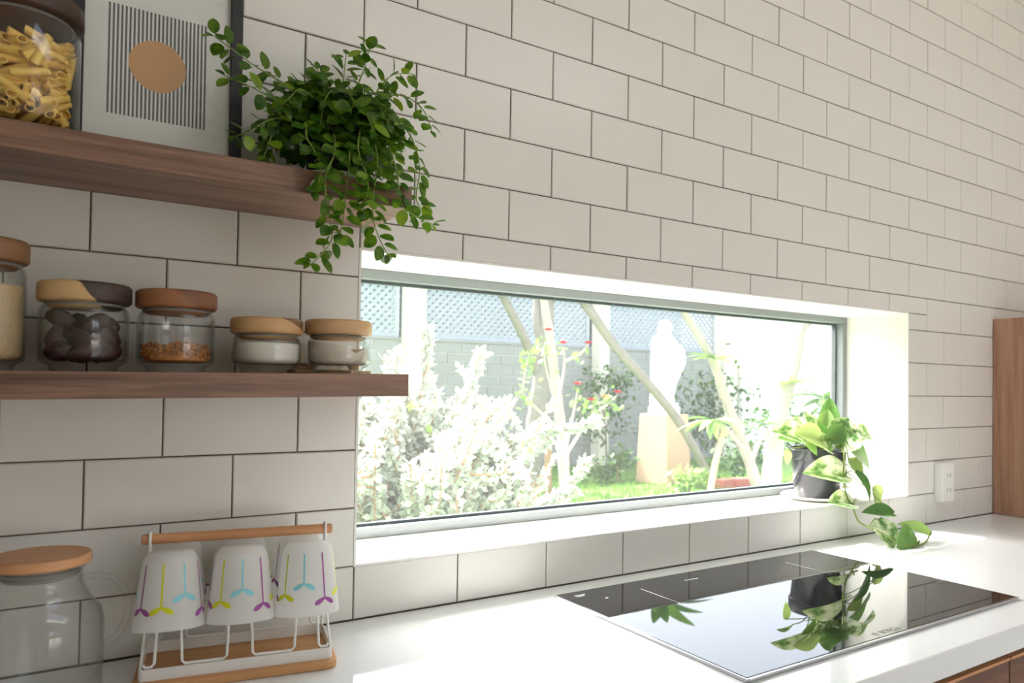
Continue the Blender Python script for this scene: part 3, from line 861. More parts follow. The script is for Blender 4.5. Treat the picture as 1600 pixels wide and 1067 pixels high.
for attempt in range(16000):
    if len(segs) >= 230: break
    d = Vector((rnd.gauss(0, 1), rnd.gauss(0, 1), rnd.gauss(0, 0.55))).normalized()
    a, rr = rnd.uniform(0, 2 * PI), RI * math.sqrt(rnd.uniform(0.2, 1))
    c = Vector((rr * math.cos(a), rr * math.sin(a), rnd.uniform(ZLO, ZHI)))
    p0, p1 = c - d * 0.021, c + d * 0.021
    if max(math.hypot(q.x, q.y) for q in (p0, p1)) > RI - 0.0060: continue
    if min(p0.z, p1.z) < ZLO + 0.002 or max(p0.z, p1.z) > ZHI: continue
    if any((c - (q0 + q1) / 2).length < 0.05 and segdist(p0, p1, q0, q1) < 0.0058 for q0, q1 in segs): continue
    segs.append((p0, p1))
for p0, p1 in segs:
    o = link('pasta_tube', pm, M['pasta'])
    q = (p1 - p0).to_track_quat('Z', 'Y')
    o.rotation_euler = q.to_euler()
    o.location = (p0 + p1) / 2 + Vector((PX_, -0.105, USZ + 0.0004))
    tag(o, 'yellow dried pasta tube lying inside the large jar', 'pasta', 'pasta tubes in the jar')

# ---- framed print
fr_ = thing('framed_print', 'black framed print of grey stripes and an orange disc leaning on the wall', 'picture', (0.181, -0.043, USZ + 0.0002))
fr_.rotation_euler = (math.radians(-1.2), 0, 0)
FWd, FH, FBW = 0.1115, 0.310, 0.0165
for nm, a in (('frame_bar', (-FWd, -FWd + FBW, 0, FH)), ('frame_bar', (FWd - FBW, FWd, 0, FH)), ('frame_bar', (-FWd + FBW, FWd - FBW, 0, 0.0025)), ('frame_bar', (-FWd + FBW, FWd - FBW, FH - FBW, FH))):
    MB().box(a[0], a[1], -0.009, 0.009, a[2], a[3]).build(nm, M['black_frame'], fr_, bevel=0.0008)
MB().box(-FWd + FBW, FWd - FBW, 0.004, 0.008, 0.0025, FH - FBW).build('backing', M['black_frame'], fr_)
m, nt, p, o_ = new_mat('striped_print')
tc = N(nt, 'ShaderNodeTexCoord'); sx = N(nt, 'ShaderNodeSeparateXYZ'); nt.links.new(tc.outputs['Object'], sx.inputs[0])
def mth(op, a, b_=None, c=None):
    n_ = N(nt, 'ShaderNodeMath', operation=op)
    for i, q in enumerate((a, b_, c)):
        if q is None: continue
        if hasattr(q, 'links') or hasattr(q, 'is_linked'): nt.links.new(q, n_.inputs[i])
        else: n_.inputs[i].default_value = q
    return n_.outputs[0]
X, Zc = sx.outputs['X'], sx.outputs['Z']
x0_, x1_, z0_, z1_ = -0.0665, 0.0615, 0.073, 0.232
per = (x1_ - x0_) / 24.5
u_ = mth('FRACT', mth('DIVIDE', mth('SUBTRACT', X, x0_), per))
stripe = mth('LESS_THAN', u_, 0.5)
inx = mth('MULTIPLY', mth('GREATER_THAN', X, x0_), mth('LESS_THAN', X, x1_))
inz = mth('MULTIPLY', mth('GREATER_THAN', Zc, z0_), mth('LESS_THAN', Zc, z1_))
stripe = mth('MULTIPLY', stripe, mth('MULTIPLY', inx, inz))
dx = mth('ADD', X, 0.0032); dz = mth('SUBTRACT', Zc, 0.1535)
disc = mth('LESS_THAN', mth('ADD', mth('MULTIPLY', dx, dx), mth('MULTIPLY', dz, dz)), 0.0375 ** 2)
a_ = N(nt, 'ShaderNodeMix', data_type='RGBA'); a_.inputs['A'].default_value = srgb(232, 232, 229); a_.inputs['B'].default_value = srgb(92, 92, 96); nt.links.new(stripe, a_.inputs['Factor'])
b2 = N(nt, 'ShaderNodeMix', data_type='RGBA'); nt.links.new(a_.outputs['Result'], b2.inputs['A']); b2.inputs['B'].default_value = srgb(208, 160, 112); nt.links.new(disc, b2.inputs['Factor'])
nt.links.new(b2.outputs['Result'], p.inputs['Base Color']); p.inputs['Roughness'].default_value = 0.6
MB().box(-FWd + FBW, FWd - FBW, 0.002, 0.004, 0.0025, FH - FBW).build('print_sheet', m, fr_)
MB().box(-FWd + FBW, FWd - FBW, -0.002, 0.0, 0.0025, FH - FBW).build('glazing', M['thin_glass'], fr_)

# ---- trailing plant
pl = thing('trailing_plant', 'bushy green trailing plant in a dark pot hanging off the upper shelf', 'plant', (0.43, -0.095, USZ))
OFF = Vector((0.43, -0.095, USZ))
MB().lathe([(0, 0.0005), (0.062, 0.0005), (0.068, 0.004), (0.070, 0.012), (0.067, 0.012), (0.064, 0.006), (0, 0.005)], 40).build('saucer', M['porcelain'], pl, smooth=True)
MB().lathe([(0, 0.006), (0.044, 0.006), (0.058, 0.078), (0.061, 0.079), (0.061, 0.088), (0.056, 0.088), (0.054, 0.074), (0, 0.074)], 40).build('pot', M['pot_dark'], pl, smooth=True)
MB().lathe([(0, 0.083), (0.03, 0.082), (0.0545, 0.079), (0.054, 0.075), (0, 0.075)], 30).build('soil', M['soil'], pl, smooth=True)
leafA = leaf_mesh('leaf', 1.0, 0.70, 0.16, 0.10, 7, skew=0.92, full=0.62); leafA.materials.append(M['leaf_trail'])
rnd = random.Random(21)
stems_mb = MB()
leaf_list = []
def add_pairs(path, step, size, start=0.0):
    dist, acc, side = 0.0, start, 0
    for a, b_ in zip(path, path[1:]):
        L_ = (b_ - a).length
        while acc < dist + L_:
            p_ = a + (b_ - a) * ((acc - dist) / L_)
            d = (b_ - a).normalized()
            perp = d.cross(Vector((0, 0, 1)) + rv(0.3)).normalized() if side % 2 == 0 else (d.cross(Vector((0.3, -1, 0.2)) + rv(0.3))).normalized()
            for sg in (-1, 1):
                dirv = (perp * sg + d * 0.45 + Vector((rnd.uniform(-.3, .3), rnd.uniform(-.5, .1), rnd.uniform(-.5, .25)))).normalized()
                leaf_list.append((p_ + dirv * 0.004, dirv, Vector((rnd.uniform(-.5, .5), -0.75 + rnd.uniform(-.4, .4), 0.75 + rnd.uniform(-.3, .3))), size * rnd.uniform(0.75, 1.15)))
            side += 1
            acc += step * rnd.uniform(0.8, 1.2)
        dist += L_
    tip = path[-1]; d = (path[-1] - path[-3]).normalized()
    for sg in (-1, 1):
        leaf_list.append((tip, (d + rv(0.6)).normalized(), Vector((0, -0.6, 0.8)), size * 0.55))
for s in TRAILS:
    path = [p_ - OFF for p_ in spline(s, 6)]
    root = Vector((rnd.uniform(-0.03, 0.03), rnd.uniform(-0.03, 0.03), 0.083))
    stems_mb.tube([root] + path, [0.0014] * (len(path) // 2) + [0.0009] * (len(path) + 1 - len(path) // 2), 5)
    add_pairs(path, 0.0135, 0.0245)
for k in range(100):     # the crown: short stems springing from the pot and arching over
    a = rnd.uniform(0, 2 * PI); reach = rnd.uniform(0.03, 0.088); hgt = rnd.uniform(0.01, 0.062)
    root = Vector((0.03 * math.cos(a) * rnd.random(), 0.03 * math.sin(a) * rnd.random(), 0.083))
    d = Vector((math.cos(a), math.sin(a) * 0.8, 0))
    if root.y + d.y * reach > 0.07: reach *= 0.6
    drop = rnd.uniform(-0.03, 0.075) if reach > 0.05 else -0.01
    mid = root + d * reach * 0.55 + Vector((0, 0, hgt)); end = root + d * reach + Vector((0, 0, hgt - drop))
    path = spline([root, mid, end], 5)
    stems_mb.tube(path, 0.0011, 5)
    add_pairs(path[2:], 0.013, 0.0265, 0.004)
stems_mb.build('stems', M['stem'], pl, smooth=True)
random.Random(2).shuffle(leaf_list)
lm, lv, lf = MB(), [tuple(v.co) for v in leafA.vertices], [tuple(q.vertices) for q in leafA.polygons]
cnt = 0
for (pos, d, nrm, s) in leaf_list:
    if pos.y > 0.085: continue
    if cnt < 300:
        o = link('leaf', leafA, None, pl); place(o, pos, d, nrm, s)
    else:
        R3 = orient(d, nrm) * s
        lm.add([R3 @ Vector(q) + pos for q in lv], lf)
    cnt += 1
tag(lm.build('foliage', M['leaf_trail'], pl, smooth=True), kind='stuff')

# ================================================================== things on the counter
# ---- glass jug with a wooden lid
t = thing('glass_jug', 'clear glass water jug with flat bamboo lid at the left of the counter', 'jug', (0.0535, -0.115, ZC + 0.0004))
JB = 0.071
MB().lathe([(0, 0.0), (JB - 0.012, 0), (JB - 0.003, 0.004), (JB, 0.014), (JB, 0.098), (JB - 0.003, 0.112), (JB - 0.014, 0.127), (0.050, 0.140), (0.0465, 0.150), (0.0465, 0.164), (0.0505, 0.172),
            (0.0480, 0.172), (0.0442, 0.163), (0.0442, 0.149), (0.048, 0.1385), (JB - 0.0155, 0.1255), (JB - 0.005, 0.111), (JB - 0.0022, 0.097), (JB - 0.0022, 0.015), (JB - 0.006, 0.007), (0, 0.006)], 64).build('glass_body', M['thin_glass'], t, smooth=True, angle=70)
lid = MB().lathe([(0, 0.174), (0.0535, 0.174), (0.0555, 0.176), (0.0555, 0.1845), (0.0540, 0.1865), (0, 0.1865)], 56).build('lid', M['bamboo'], t, smooth=True, angle=40)
MB().lathe([(0, 0.158), (0.0405, 0.158), (0.0415, 0.160), (0.0415, 0.174), (0, 0.174)], 48).build('plug', M['silicone'], lid, smooth=True)
for zz in (0.162, 0.168):
    rp = [(0.0425 * math.cos(2 * PI * i / 40), 0.0425 * math.sin(2 * PI * i / 40), zz) for i in range(40)]
    MB().tube(rp, 0.0012, 6, closed=True).build('seal_ring', M['silicone'], lid, smooth=True)
hp = spline([(0.0455, 0, 0.154), (0.066, 0, 0.158), (0.088, 0, 0.150), (0.1005, 0, 0.128), (0.1005, 0, 0.105), (0.090, 0, 0.082), (0.0755, 0, 0.070)], 8)
MB().tube([(x * math.cos(-0.35), x * math.sin(-0.35), z) for x, _, z in hp], 0.0042, 12).build('handle', M['thin_glass'], t, smooth=True)

# ---- glass drying rack with six frosted tumblers
RK = Vector((0.2945, -0.104, ZC + 0.0004))
RA = math.radians(-10.0)
rack = thing('drying_rack', 'white wire drying rack on a wooden tray with a round wooden carry bar', 'rack', RK, RA)
def rounded_rect(hx, hy, r, n=6):
    out = []
    for cx, cy, a0 in ((hx - r, hy - r, 0), (-hx + r, hy - r, PI / 2), (-hx + r, -hy + r, PI), (hx - r, -hy + r, 1.5 * PI)):
        for i in range(n + 1):
            a = a0 + PI / 2 * i / n
            out.append((cx + r * math.cos(a), cy + r * math.sin(a)))
    return out
def slab(outline, z0, z1):
    n_ = len(outline)
    return MB().add([(x, y, z0) for x, y in outline] + [(x, y, z1) for x, y in outline],
                    [tuple(range(n_))[::-1], tuple(range(n_, 2 * n_))] + [(i, (i + 1) % n_, n_ + (i + 1) % n_, n_ + i) for i in range(n_)])
slab(rounded_rect(0.131, 0.070, 0.018), 0.0, 0.011).build('wooden_tray', M['base_wood'], rack, bevel=0.002)
ou, inn = rounded_rect(0.124, 0.0575, 0.006, 3), rounded_rect(0.1225, 0.056, 0.005, 3)
n_ = len(ou)
mb = MB().add([(x, y, z) for z in (0.0112, 0.0265) for x, y in ou] + [(x, y, z) for z in (0.0112, 0.0265) for x, y in inn],
              [(i, (i + 1) % n_, n_ + (i + 1) % n_, n_ + i) for i in range(n_)] + [(2 * n_ + (i + 1) % n_, 2 * n_ + i, 3 * n_ + i, 3 * n_ + (i + 1) % n_) for i in range(n_)]
              + [(n_ + i, n_ + (i + 1) % n_, 3 * n_ + (i + 1) % n_, 3 * n_ + i) for i in range(n_)] + [((i + 1) % n_, i, 2 * n_ + i, 2 * n_ + (i + 1) % n_) for i in range(n_)])
mb.build('tray_rim', M['white_metal'], rack)
WR = 0.0019
BARZ = 0.187
for sx_ in (-1, 1):      # end frames
    x = sx_ * 0.1215
    pts = spline([(x, -0.052, 0.014), (x, -0.050, 0.030), (x * 0.985, -0.020, 0.070), (x * 0.97, -0.0085, 0.140), (x * 0.965, -0.0085, BARZ), (x * 0.965, -0.006, BARZ + 0.0065), (x * 0.965, 0.0, BARZ + 0.0095), (x * 0.965, 0.006, BARZ + 0.0065),
                  (x * 0.965, 0.0085, BARZ), (x * 0.97, 0.0085, 0.140), (x * 0.985, 0.020, 0.070), (x, 0.050, 0.030), (x, 0.052, 0.014)], 5)
    MB().tube(pts, WR, 8).build('end_frame', M['white_metal'], rack, smooth=True)
bar = MB().tube([(-0.128, 0, 0), (-0.1265, 0, 0), (0.1265, 0, 0), (0.128, 0, 0)], [0.0058, 0.0072, 0.0072, 0.0058], 20).build('carry_bar', M['bamboo'], rack, smooth=True, loc=(0, 0, BARZ))
CUPX = (-0.0885, 0.0, 0.0885)
TILTC = math.radians(9)
RIMV, RIMZ = 0.0575, 0.080
def cup_pt(side, u, v, h):
    """cup axis frame: h along the axis from the rim centre, v outward across it"""
    c, s = math.cos(TILTC), math.sin(TILTC)
    return Vector((u, side * (RIMV + v * c - h * s), RIMZ + v * s * 0.0 + h * c))
for side in (-1, 1):
    pts = []
    lo = 0.0285
    def leg(u, z):
        k = (z - lo) / (RIMZ + 0.075 - lo)
        return Vector((u, side * (0.0545 - k * 0.013), z))
    us = [-0.112]
    path = [leg(-0.118, lo + 0.004), leg(-0.116, lo)]
    for cx in CUPX:
        path += [leg(cx - 0.0205, lo), leg(cx - 0.0165, lo + 0.004), leg(cx - 0.0120, RIMZ + 0.060), leg(cx - 0.0085, RIMZ + 0.066), leg(cx + 0.0085, RIMZ + 0.066), leg(cx + 0.0120, RIMZ + 0.060), leg(cx + 0.0165, lo + 0.004), leg(cx + 0.0205, lo)]
    path += [leg(0.116, lo), leg(0.118, lo + 0.004)]
    MB().tube(path, WR, 8).build('wire_hanger', M['white_metal'], rack, smooth=True)

# frosted glass
m, nt, p, o_ = new_mat('frosted_glass')
p.inputs['Base Color'].default_value = srgb(250, 250, 249); p.inputs['Roughness'].default_value = 0.4
tl = N(nt, 'ShaderNodeBsdfTranslucent'); tl.inputs[0].default_value = srgb(252, 252, 251)
tp = N(nt, 'ShaderNodeBsdfTransparent'); tp.inputs[0].default_value = (0.96, 0.96, 0.96, 1)
nz = N(nt, 'ShaderNodeTexNoise', i_Scale=900.0); tcn = N(nt, 'ShaderNodeTexCoord'); nt.links.new(tcn.outputs['Object'], nz.inputs['Vector'])
bp = N(nt, 'ShaderNodeBump', i_Strength=0.06, i_Distance=0.0005); nt.links.new(nz.outputs['Fac'], bp.inputs['Height']); nt.links.new(bp.outputs['Normal'], p.inputs['Normal'])
m1 = N(nt, 'ShaderNodeMixShader'); m1.inputs[0].default_value = 0.5; m2 = N(nt, 'ShaderNodeMixShader'); m2.inputs[0].default_value = 0.3
nt.links.new(p.outputs[0], m1.inputs[1]); nt.links.new(tl.outputs[0], m1.inputs[2])
nt.links.new(m1.outputs[0], m2.inputs[1]); nt.links.new(tp.outputs[0], m2.inputs[2]); nt.links.new(m2.outputs[0], o_.inputs['Surface'])
M['frost'] = m
M['ink_purple'] = plain('purple_ink', srgb(150, 74, 150), 0.5)
M['ink_lime'] = plain('lime_ink', srgb(206, 210, 24), 0.5)
M['ink_blue'] = plain('pale_blue_ink', srgb(136, 206, 218), 0.5)
CH = 0.100
def cup_r(h):
    k = h / CH
    return 0.0440 - 0.0105 * k - (0.008 * max(0, (k - 0.80) / 0.20) ** 2)
cup_prof = [(cup_r(0) - 0.0016, 0.0003), (cup_r(0) - 0.0006, 0.0)] + [(cup_r(CH * q), CH * q) for q in (0.02, 0.2, 0.4, 0.6, 0.8, 0.86, 0.9, 0.94, 0.97, 0.99)] + [(0.018, CH), (0, CH - 0.0008)] \
    + [(0, CH - 0.008), (0.018, CH - 0.0085), (cup_r(CH * 0.9) - 0.005, CH * 0.91), (cup_r(CH * 0.84) - 0.0022, CH * 0.84), (cup_r(CH * 0.4) - 0.002, CH * 0.4), (cup_r(0) - 0.0018, 0.001)]
cup_me = MB().lathe(cup_prof, 56).mesh('glass_body', smooth=True, angle=65)
def on_cup(th, s, h):
    r = cup_r(h) + 0.0004
    a = th + s / r
    return (r * math.cos(a), r * math.sin(a), h)
def decal(th, h_end, mirror=1):
    mb = MB()
    h_top, w = CH * 0.84, 0.0012
    K = 7
    v = []
    for i in range(K + 1):
        h = h_top + (h_end - h_top) * i / K
        v += [on_cup(th, -w, h), on_cup(th, w, h)]
    mb.add(v, [(2 * i, 2 * i + 1, 2 * i + 3, 2 * i + 2) for i in range(K)])
    for sg in (-1, 1):
        L_, W_ = 0.0180, 0.0042
        ang = -PI / 2 + sg * math.radians(62)
        cc = []
        for i in range(14):
            q = 2 * PI * i / 14
            along, across = L_ * 0.5 * (1 + math.cos(q)) - 0.001, W_ * math.sin(q) * (0.55 + 0.45 * (0.5 + 0.5 * math.cos(q)))
            s = along * math.cos(ang) - across * math.sin(ang); dh = along * math.sin(ang) + across * math.cos(ang)
            cc.append(on_cup(th, s, h_end + dh))
        mb.add(cc, [tuple(range(14))])
    return mb
CUPLAB = [['leftmost front frosted tumbler with purple and lime sprig print', 'middle front frosted tumbler with lime, blue and purple sprigs', 'rightmost front frosted tumbler, nearest the window'],
          ['frosted tumbler hidden behind the leftmost front tumbler', 'frosted tumbler hidden behind the middle front tumbler', 'frosted tumbler hidden behind the rightmost front tumbler']]
RM = Matrix.Translation(RK) @ Matrix.Rotation(RA, 4, 'Z')
for si, side in enumerate((-1, 1)):
    for ci, cx in enumerate(CUPX):
        t = thing('frosted_tumbler', CUPLAB[si][ci], 'glass', (0, 0, 0), 0, 'frosted tumblers on the drying rack')
        spin = (0.62, 0.12, -0.12)[ci] + (0 if si == 0 else 0.4)
        t.matrix_world = RM @ Matrix.Translation((cx, side * RIMV, RIMZ)) @ Matrix.Rotation(side * TILTC, 4, 'X') @ Matrix.Rotation(spin, 4, 'Z')
        link('glass_body', cup_me, M['frost'], t)
        for k in range(9):
            th = -PI / 2 + (k - 1) * 2 * PI / 9 - 0.10
            colr, he = (('ink_lime', 0.33), ('ink_blue', 0.47), ('ink_purple', 0.26))[k % 3]
            decal(th, CH * (he + 0.03 * (k // 3 - 1))).build('printed_sprig', M[colr], t)

# ---- pothos on the window sill
pp = thing('potted_pothos', 'variegated pothos in a black plastic pot trailing from the window sill', 'plant', (1.915, 0.105, WZ0 + 0.0125))
PO = Vector((1.915, 0.105, WZ0 + 0.0125))
tag(MB().lathe([(0, 0.0), (0.070, 0.0), (0.092, 0.006), (0.100, 0.011), (0.098, 0.0125), (0.090, 0.0085), (0.069, 0.0035), (0, 0.0035)], 56, sx=1.25).build('saucer', M['porcelain'], smooth=True, loc=(1.925, 0.104, WZ0 + 0.0006)),
    'white oval saucer on the window sill under the black pot', 'saucer')
PO.z = WZ0 + 0.0045; pp.location = PO
MB().lathe([(0, 0.0), (0.059, 0.0), (0.062, 0.003), (0.0745, 0.108), (0.0775, 0.109), (0.0785, 0.112), (0.0795, 0.136), (0.0815, 0.138), (0.0815, 0.142), (0.0775, 0.142), (0.0755, 0.122), (0, 0.122)], 56).build('pot', M['pot_black'], pp, smooth=True, angle=40)
MB().lathe([(0, 0.131), (0.04, 0.130), (0.0758, 0.127), (0.0755, 0.1225), (0, 0.1225)], 36).build('soil', M['soil'], pp, smooth=True)
vp = [Vector((p_[0], p_[1], max(p_[2], ZC + 0.0035))) for p_ in VINE]
vine = MB().tube([p_ - PO for p_ in spline([(1.905, 0.08, PO.z + 0.13)] + vp, 6)], 0.0022, 7)
lmeshes = {}
for k, nm in ((0, 'leaf_green'), (1, 'leaf_var'), (2, 'leaf_pale')):
    me = leaf_mesh('leaf', 1.0, 1.0, 0.22, 0.16, 9, heart=0.06); me.materials.append(M[nm]); lmeshes[k] = me
rnd = random.Random(9)
for i, (b_, t_, w_, k) in enumerate(POTHOS):
    b_, t_ = Vector(b_), Vector(t_)
    b_.z, t_.z = max(b_.z, ZC + 0.006), max(t_.z, ZC + 0.004)
    d = t_ - b_
    L_ = d.length
    nrm = Vector((-0.25 + rnd.uniform(-.3, .3), -0.8, 0.65 + rnd.uniform(-.2, .3)))
    o = link('leaf', lmeshes[k], None, pp)
    place(o, b_ - PO, d, nrm, (L_, L_ * w_ * 1.2, L_))
    # petiole to the nearest point of the vine, or into the pot
    cand = [(q - b_).length for q in vp]
    j = min(range(len(cand)), key=lambda q: cand[q])
    anchor = vp[j] if cand[j] < 0.075 else Vector((1.915 + rnd.uniform(-.03, .03), 0.105 + rnd.uniform(-.03, .02), PO.z + 0.131))
    mid = (anchor + b_) / 2 + Vector((0, -0.004, 0.012))
    vine.tube([q - PO for q in spline([anchor, mid, b_], 4)], 0.0014, 6)
vine.build('vine', M['stem'], pp, smooth=True)

# ================================================================== the garden outside the window
GZ = 0.27
YB = 6.5
tag(link('ground', MB().box(-12, 22, WT, 16, GZ - 0.3, GZ).mesh('ground'), M['lawn']), 'green lawn of the garden', kind='structure')
tag(link('bounce_ground', MB().box(-14, 16, -16, RY - 0.2, -0.35, -0.02).mesh('bounce_ground'), M['paving']), 'pale ground plane added behind the house to bounce light', kind='structure')  # unseen pale ground, added to bounce daylight into the room
# short grass, only where the window shows it
rnd = random.Random(31)
mb = MB()
for i in range(9000):
    x, y = rnd.uniform(2.6, 7.6), rnd.uniform(2.8, 6.45)
    h, a, l = rnd.uniform(0.03, 0.075), rnd.uniform(0, PI), rnd.uniform(-0.03, 0.03)
    w = 0.006
    dx_, dy_ = math.cos(a) * w, math.sin(a) * w
    mb.add([(x - dx_, y - dy_, GZ), (x + dx_, y + dy_, GZ), (x + l, y + l * 0.5, GZ + h)], [(0, 1, 2)])
tag(mb.build('lawn_grass', M['grass']), 'short green lawn grass in front of the block wall', 'grass', kind='stuff')
# paved path close to the house
tag(MB().box(3.0, 9.0, 2.3, 3.55, GZ, GZ + 0.02).build('path', M['paving'], bevel=0.005), 'pale paved garden path', kind='structure')

# ---- block wall, block by block
wg = MB().box(0.6, 8.58, YB + 0.012, YB + 0.18, GZ, 1.80).build('wall_garden', M['mortar'])
tag(wg, 'grey concrete block wall at the back of the garden', kind='structure')
BH, BL = 0.1275, 0.36
bfull = MB().box(-BL / 2 + 0.006, BL / 2 - 0.006, 0, 0.14, -BH / 2 + 0.006, BH / 2 - 0.006).mesh('block', bevel=0.004, bseg=1)
for r in range(12):
    z = GZ + BH * (r + 0.5)
    x = 0.78 + (BL / 2 if r % 2 else 0)
    while x < 8.4:
        link('block', bfull, M['block'], wg, (x, YB + rnd.uniform(-0.003, 0.003), z))
        x += BL
# coping under the lattice
MB().box(0.6, 8.58, YB - 0.01, YB + 0.19, 1.80, 1.825).build('coping', M['block'], wg, bevel=0.004)
# ---- posts
for x, w, lab in ((3.37, 0.11, 'cream rendered fence post behind the silver shrub, left of the tree'), (6.02, 0.08, 'cream rendered fence post beside the red flowered shrub'), (8.40, 0.14, 'cream rendered fence post at the end of the block wall, right of the statue')):
    p_ = thing('fence_post', lab, 'post', (x, YB - 0.105, GZ))
    MB().box(-w, w, -0.09, 0.09, 0, 2.95).build('post_shaft', M['cream'], p_, bevel=0.006)
    MB().box(-w - 0.03, w + 0.03, -0.105, 0.105, 2.95, 3.02).build('post_cap', M['cream'], p_, bevel=0.006)
# ---- lattice: crossing slats, each its own piece, set in frames
def lattice(x0, x1, z0, z1, label):
    t_ = thing('lattice_panel', label, 'lattice', ((x0 + x1) / 2, YB + 0.05, z0))
    W, H = (x1 - x0) / 2, z1 - z0
    for a in ((-W, W, 0, 0.05), (-W, W, H - 0.05, H), (-W, -W + 0.05, 0.05, H - 0.05), (W - 0.05, W, 0.05, H - 0.05)):
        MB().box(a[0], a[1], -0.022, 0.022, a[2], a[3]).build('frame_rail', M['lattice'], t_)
    step, sw = 0.0925, 0.0205
    for sgn, yy in ((1, -0.006), (-1, 0.006)):
        k = -W - H
        while k < W + H:
            # line x = k + sgn * z, clipped to the panel
            pts = []
            za, zb = 0.0, H
            xa, xb = k, k + sgn * H
            def at_x(x): return (x - k) / (sgn)
            lo, hi = 0.0, H
            if sgn > 0: lo, hi = max(lo, at_x(-W)), min(hi, at_x(W))
            else: lo, hi = max(lo, at_x(W)), min(hi, at_x(-W))
            if hi - lo > 0.06:
                c = Vector((k + sgn * (lo + hi) / 2, yy, (lo + hi) / 2))
                L_ = (hi - lo) * math.sqrt(2) / 2
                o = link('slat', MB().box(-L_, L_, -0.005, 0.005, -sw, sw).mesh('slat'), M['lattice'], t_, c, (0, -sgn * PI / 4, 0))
            k += step
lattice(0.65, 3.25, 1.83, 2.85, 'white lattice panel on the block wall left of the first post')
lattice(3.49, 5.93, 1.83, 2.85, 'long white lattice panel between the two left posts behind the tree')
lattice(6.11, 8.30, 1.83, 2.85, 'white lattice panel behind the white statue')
tag(MB().box(1.0, 9.0, YB + 1.5, YB + 1.6, GZ, 3.1).build('lattice_backing', M['dark_backing']), 'dark grey backing sheet added to darken the lattice holes', kind='structure')  # added sheet, there only to make the holes look dark
# white house wall to the right
tag(MB().box(8.60, 22.0, YB - 0.25, YB + 0.2, GZ, 3.0).build('wall_house', M['house_white']), 'bright white house wall at the right of the garden', kind='structure')

# ---- statue and pedestal
PS = Vector((5.60, 4.72, GZ))
ped = thing('statue_pedestal', 'tapered tan stone pedestal carrying the white statue', 'pedestal', PS, math.radians(10))
def frustum(mb, s0, s1, z0, z1):
    return mb.add([(-s0, -s0, z0), (s0, -s0, z0), (s0, s0, z0), (-s0, s0, z0), (-s1, -s1, z1), (s1, -s1, z1), (s1, s1, z1), (-s1, s1, z1)],
                  [(3, 2, 1, 0), (4, 5, 6, 7), (0, 1, 5, 4), (1, 2, 6, 5), (2, 3, 7, 6), (3, 0, 4, 7)])
frustum(MB(), 0.215, 0.185, 0.0, 0.745).build('pedestal_shaft', M['sandstone'], ped, bevel=0.006)
st = thing('statue', 'white stone statue of a standing veiled robed figure with joined hands', 'statue', (PS.x, PS.y, GZ + 0.7455))
VA = math.atan2(PS.x - CAM_POS.x, PS.y - CAM_POS.y)
st.rotation_euler = (0, 0, -VA)          # local +x = to the figure's front, -y = towards the house
MB().lathe([(0, 0), (0.185, 0), (0.185, 0.075), (0.165, 0.085), (0.165, 0.12), (0, 0.12)], 8).xform(Matrix.Rotation(PI / 8, 4, 'Z')).build('plinth', M['statue'], st, bevel=0.006)
# robe: stacked elliptical sections (z, centre x, half-width x, half-depth y, fold depth)
secs = [(0.12, -0.02, 0.130, 0.130, 0.10), (0.20, -0.02, 0.125, 0.125, 0.12), (0.32, -0.01, 0.135, 0.125, 0.12), (0.45, 0.015, 0.160, 0.130, 0.10), (0.56, 0.035, 0.185, 0.140, 0.07),
        (0.64, 0.035, 0.185, 0.145, 0.05), (0.72, 0.015, 0.165, 0.150, 0.04), (0.79, -0.01, 0.140, 0.145, 0.03), (0.84, -0.02, 0.110, 0.120, 0.03), (0.87, -0.015, 0.080, 0.085, 0.02),
        (0.90, 0.0, 0.070, 0.072, 0.0), (0.935, 0.008, 0.077, 0.074, 0.0), (0.97, 0.008, 0.076, 0.072, 0.0), (1.00, 0.002, 0.062, 0.060, 0.0), (1.02, -0.002, 0.036, 0.036, 0.0)]
seg = 40
v, f = [], []
for z, cx, a_, b_, fd in secs:
    for i in range(seg):
        th = 2 * PI * i / seg
        k = 1 + fd * (0.6 * math.sin(9 * th + 4 * z) + 0.4 * math.sin(5 * th - 7 * z))
        if z > 0.89 and math.cos(th) > 0.55: k *= 0.90            # face set back inside the veil
        v.append((cx + a_ * math.cos(th) * k, b_ * math.sin(th) * k, z))
for r in range(len(secs) - 1):
    for i in range(seg):
        j = (i + 1) % seg
        f.append((r * seg + i, r * seg + j, (r + 1) * seg + j, (r + 1) * seg + i))
f += [tuple(range(seg))[::-1], tuple((len(secs) - 1) * seg + i for i in range(seg))]
body = MB().add(v, f)
body.lathe([(0, -0.048), (0.022, -0.042), (0.038, -0.02), (0.043, 0.005), (0.038, 0.032), (0.02, 0.046), (0, 0.05)], 16, centre=(0.044, 0, 0.935))     # face
body.lathe([(0, -0.014), (0.006, -0.012), (0.008, 0.0), (0.004, 0.014), (0, 0.018)], 8, centre=(0.086, 0, 0.93))                                         # nose
for sg in (-1, 1):                                                                                                                                   # forearms to joined hands
    body.tube(spline([(-0.02, sg * 0.135, 0.74), (0.05, sg * 0.14, 0.62), (0.13, sg * 0.09, 0.60), (0.185, sg * 0.018, 0.655)], 5), [0.06] * 5 + [0.058] * 5 + [0.05] * 3 + [0.038] * 3, 10)
    for q in range(4):
        body.tube([(0.178 + 0.006 * q, sg * 0.009, 0.648 - 0.004 * q), (0.190 + 0.006 * q, sg * 0.008, 0.685 - 0.004 * q), (0.198 + 0.005 * q, sg * 0.004, 0.715 - 0.006 * q)], [0.0085, 0.008, 0.005], 6)
    body.tube([(0.172, sg * 0.012, 0.655), (0.170, sg * 0.010, 0.690)], [0.009, 0.006], 6)
body.build('robed_figure', M['statue'], st, smooth=True, angle=60)

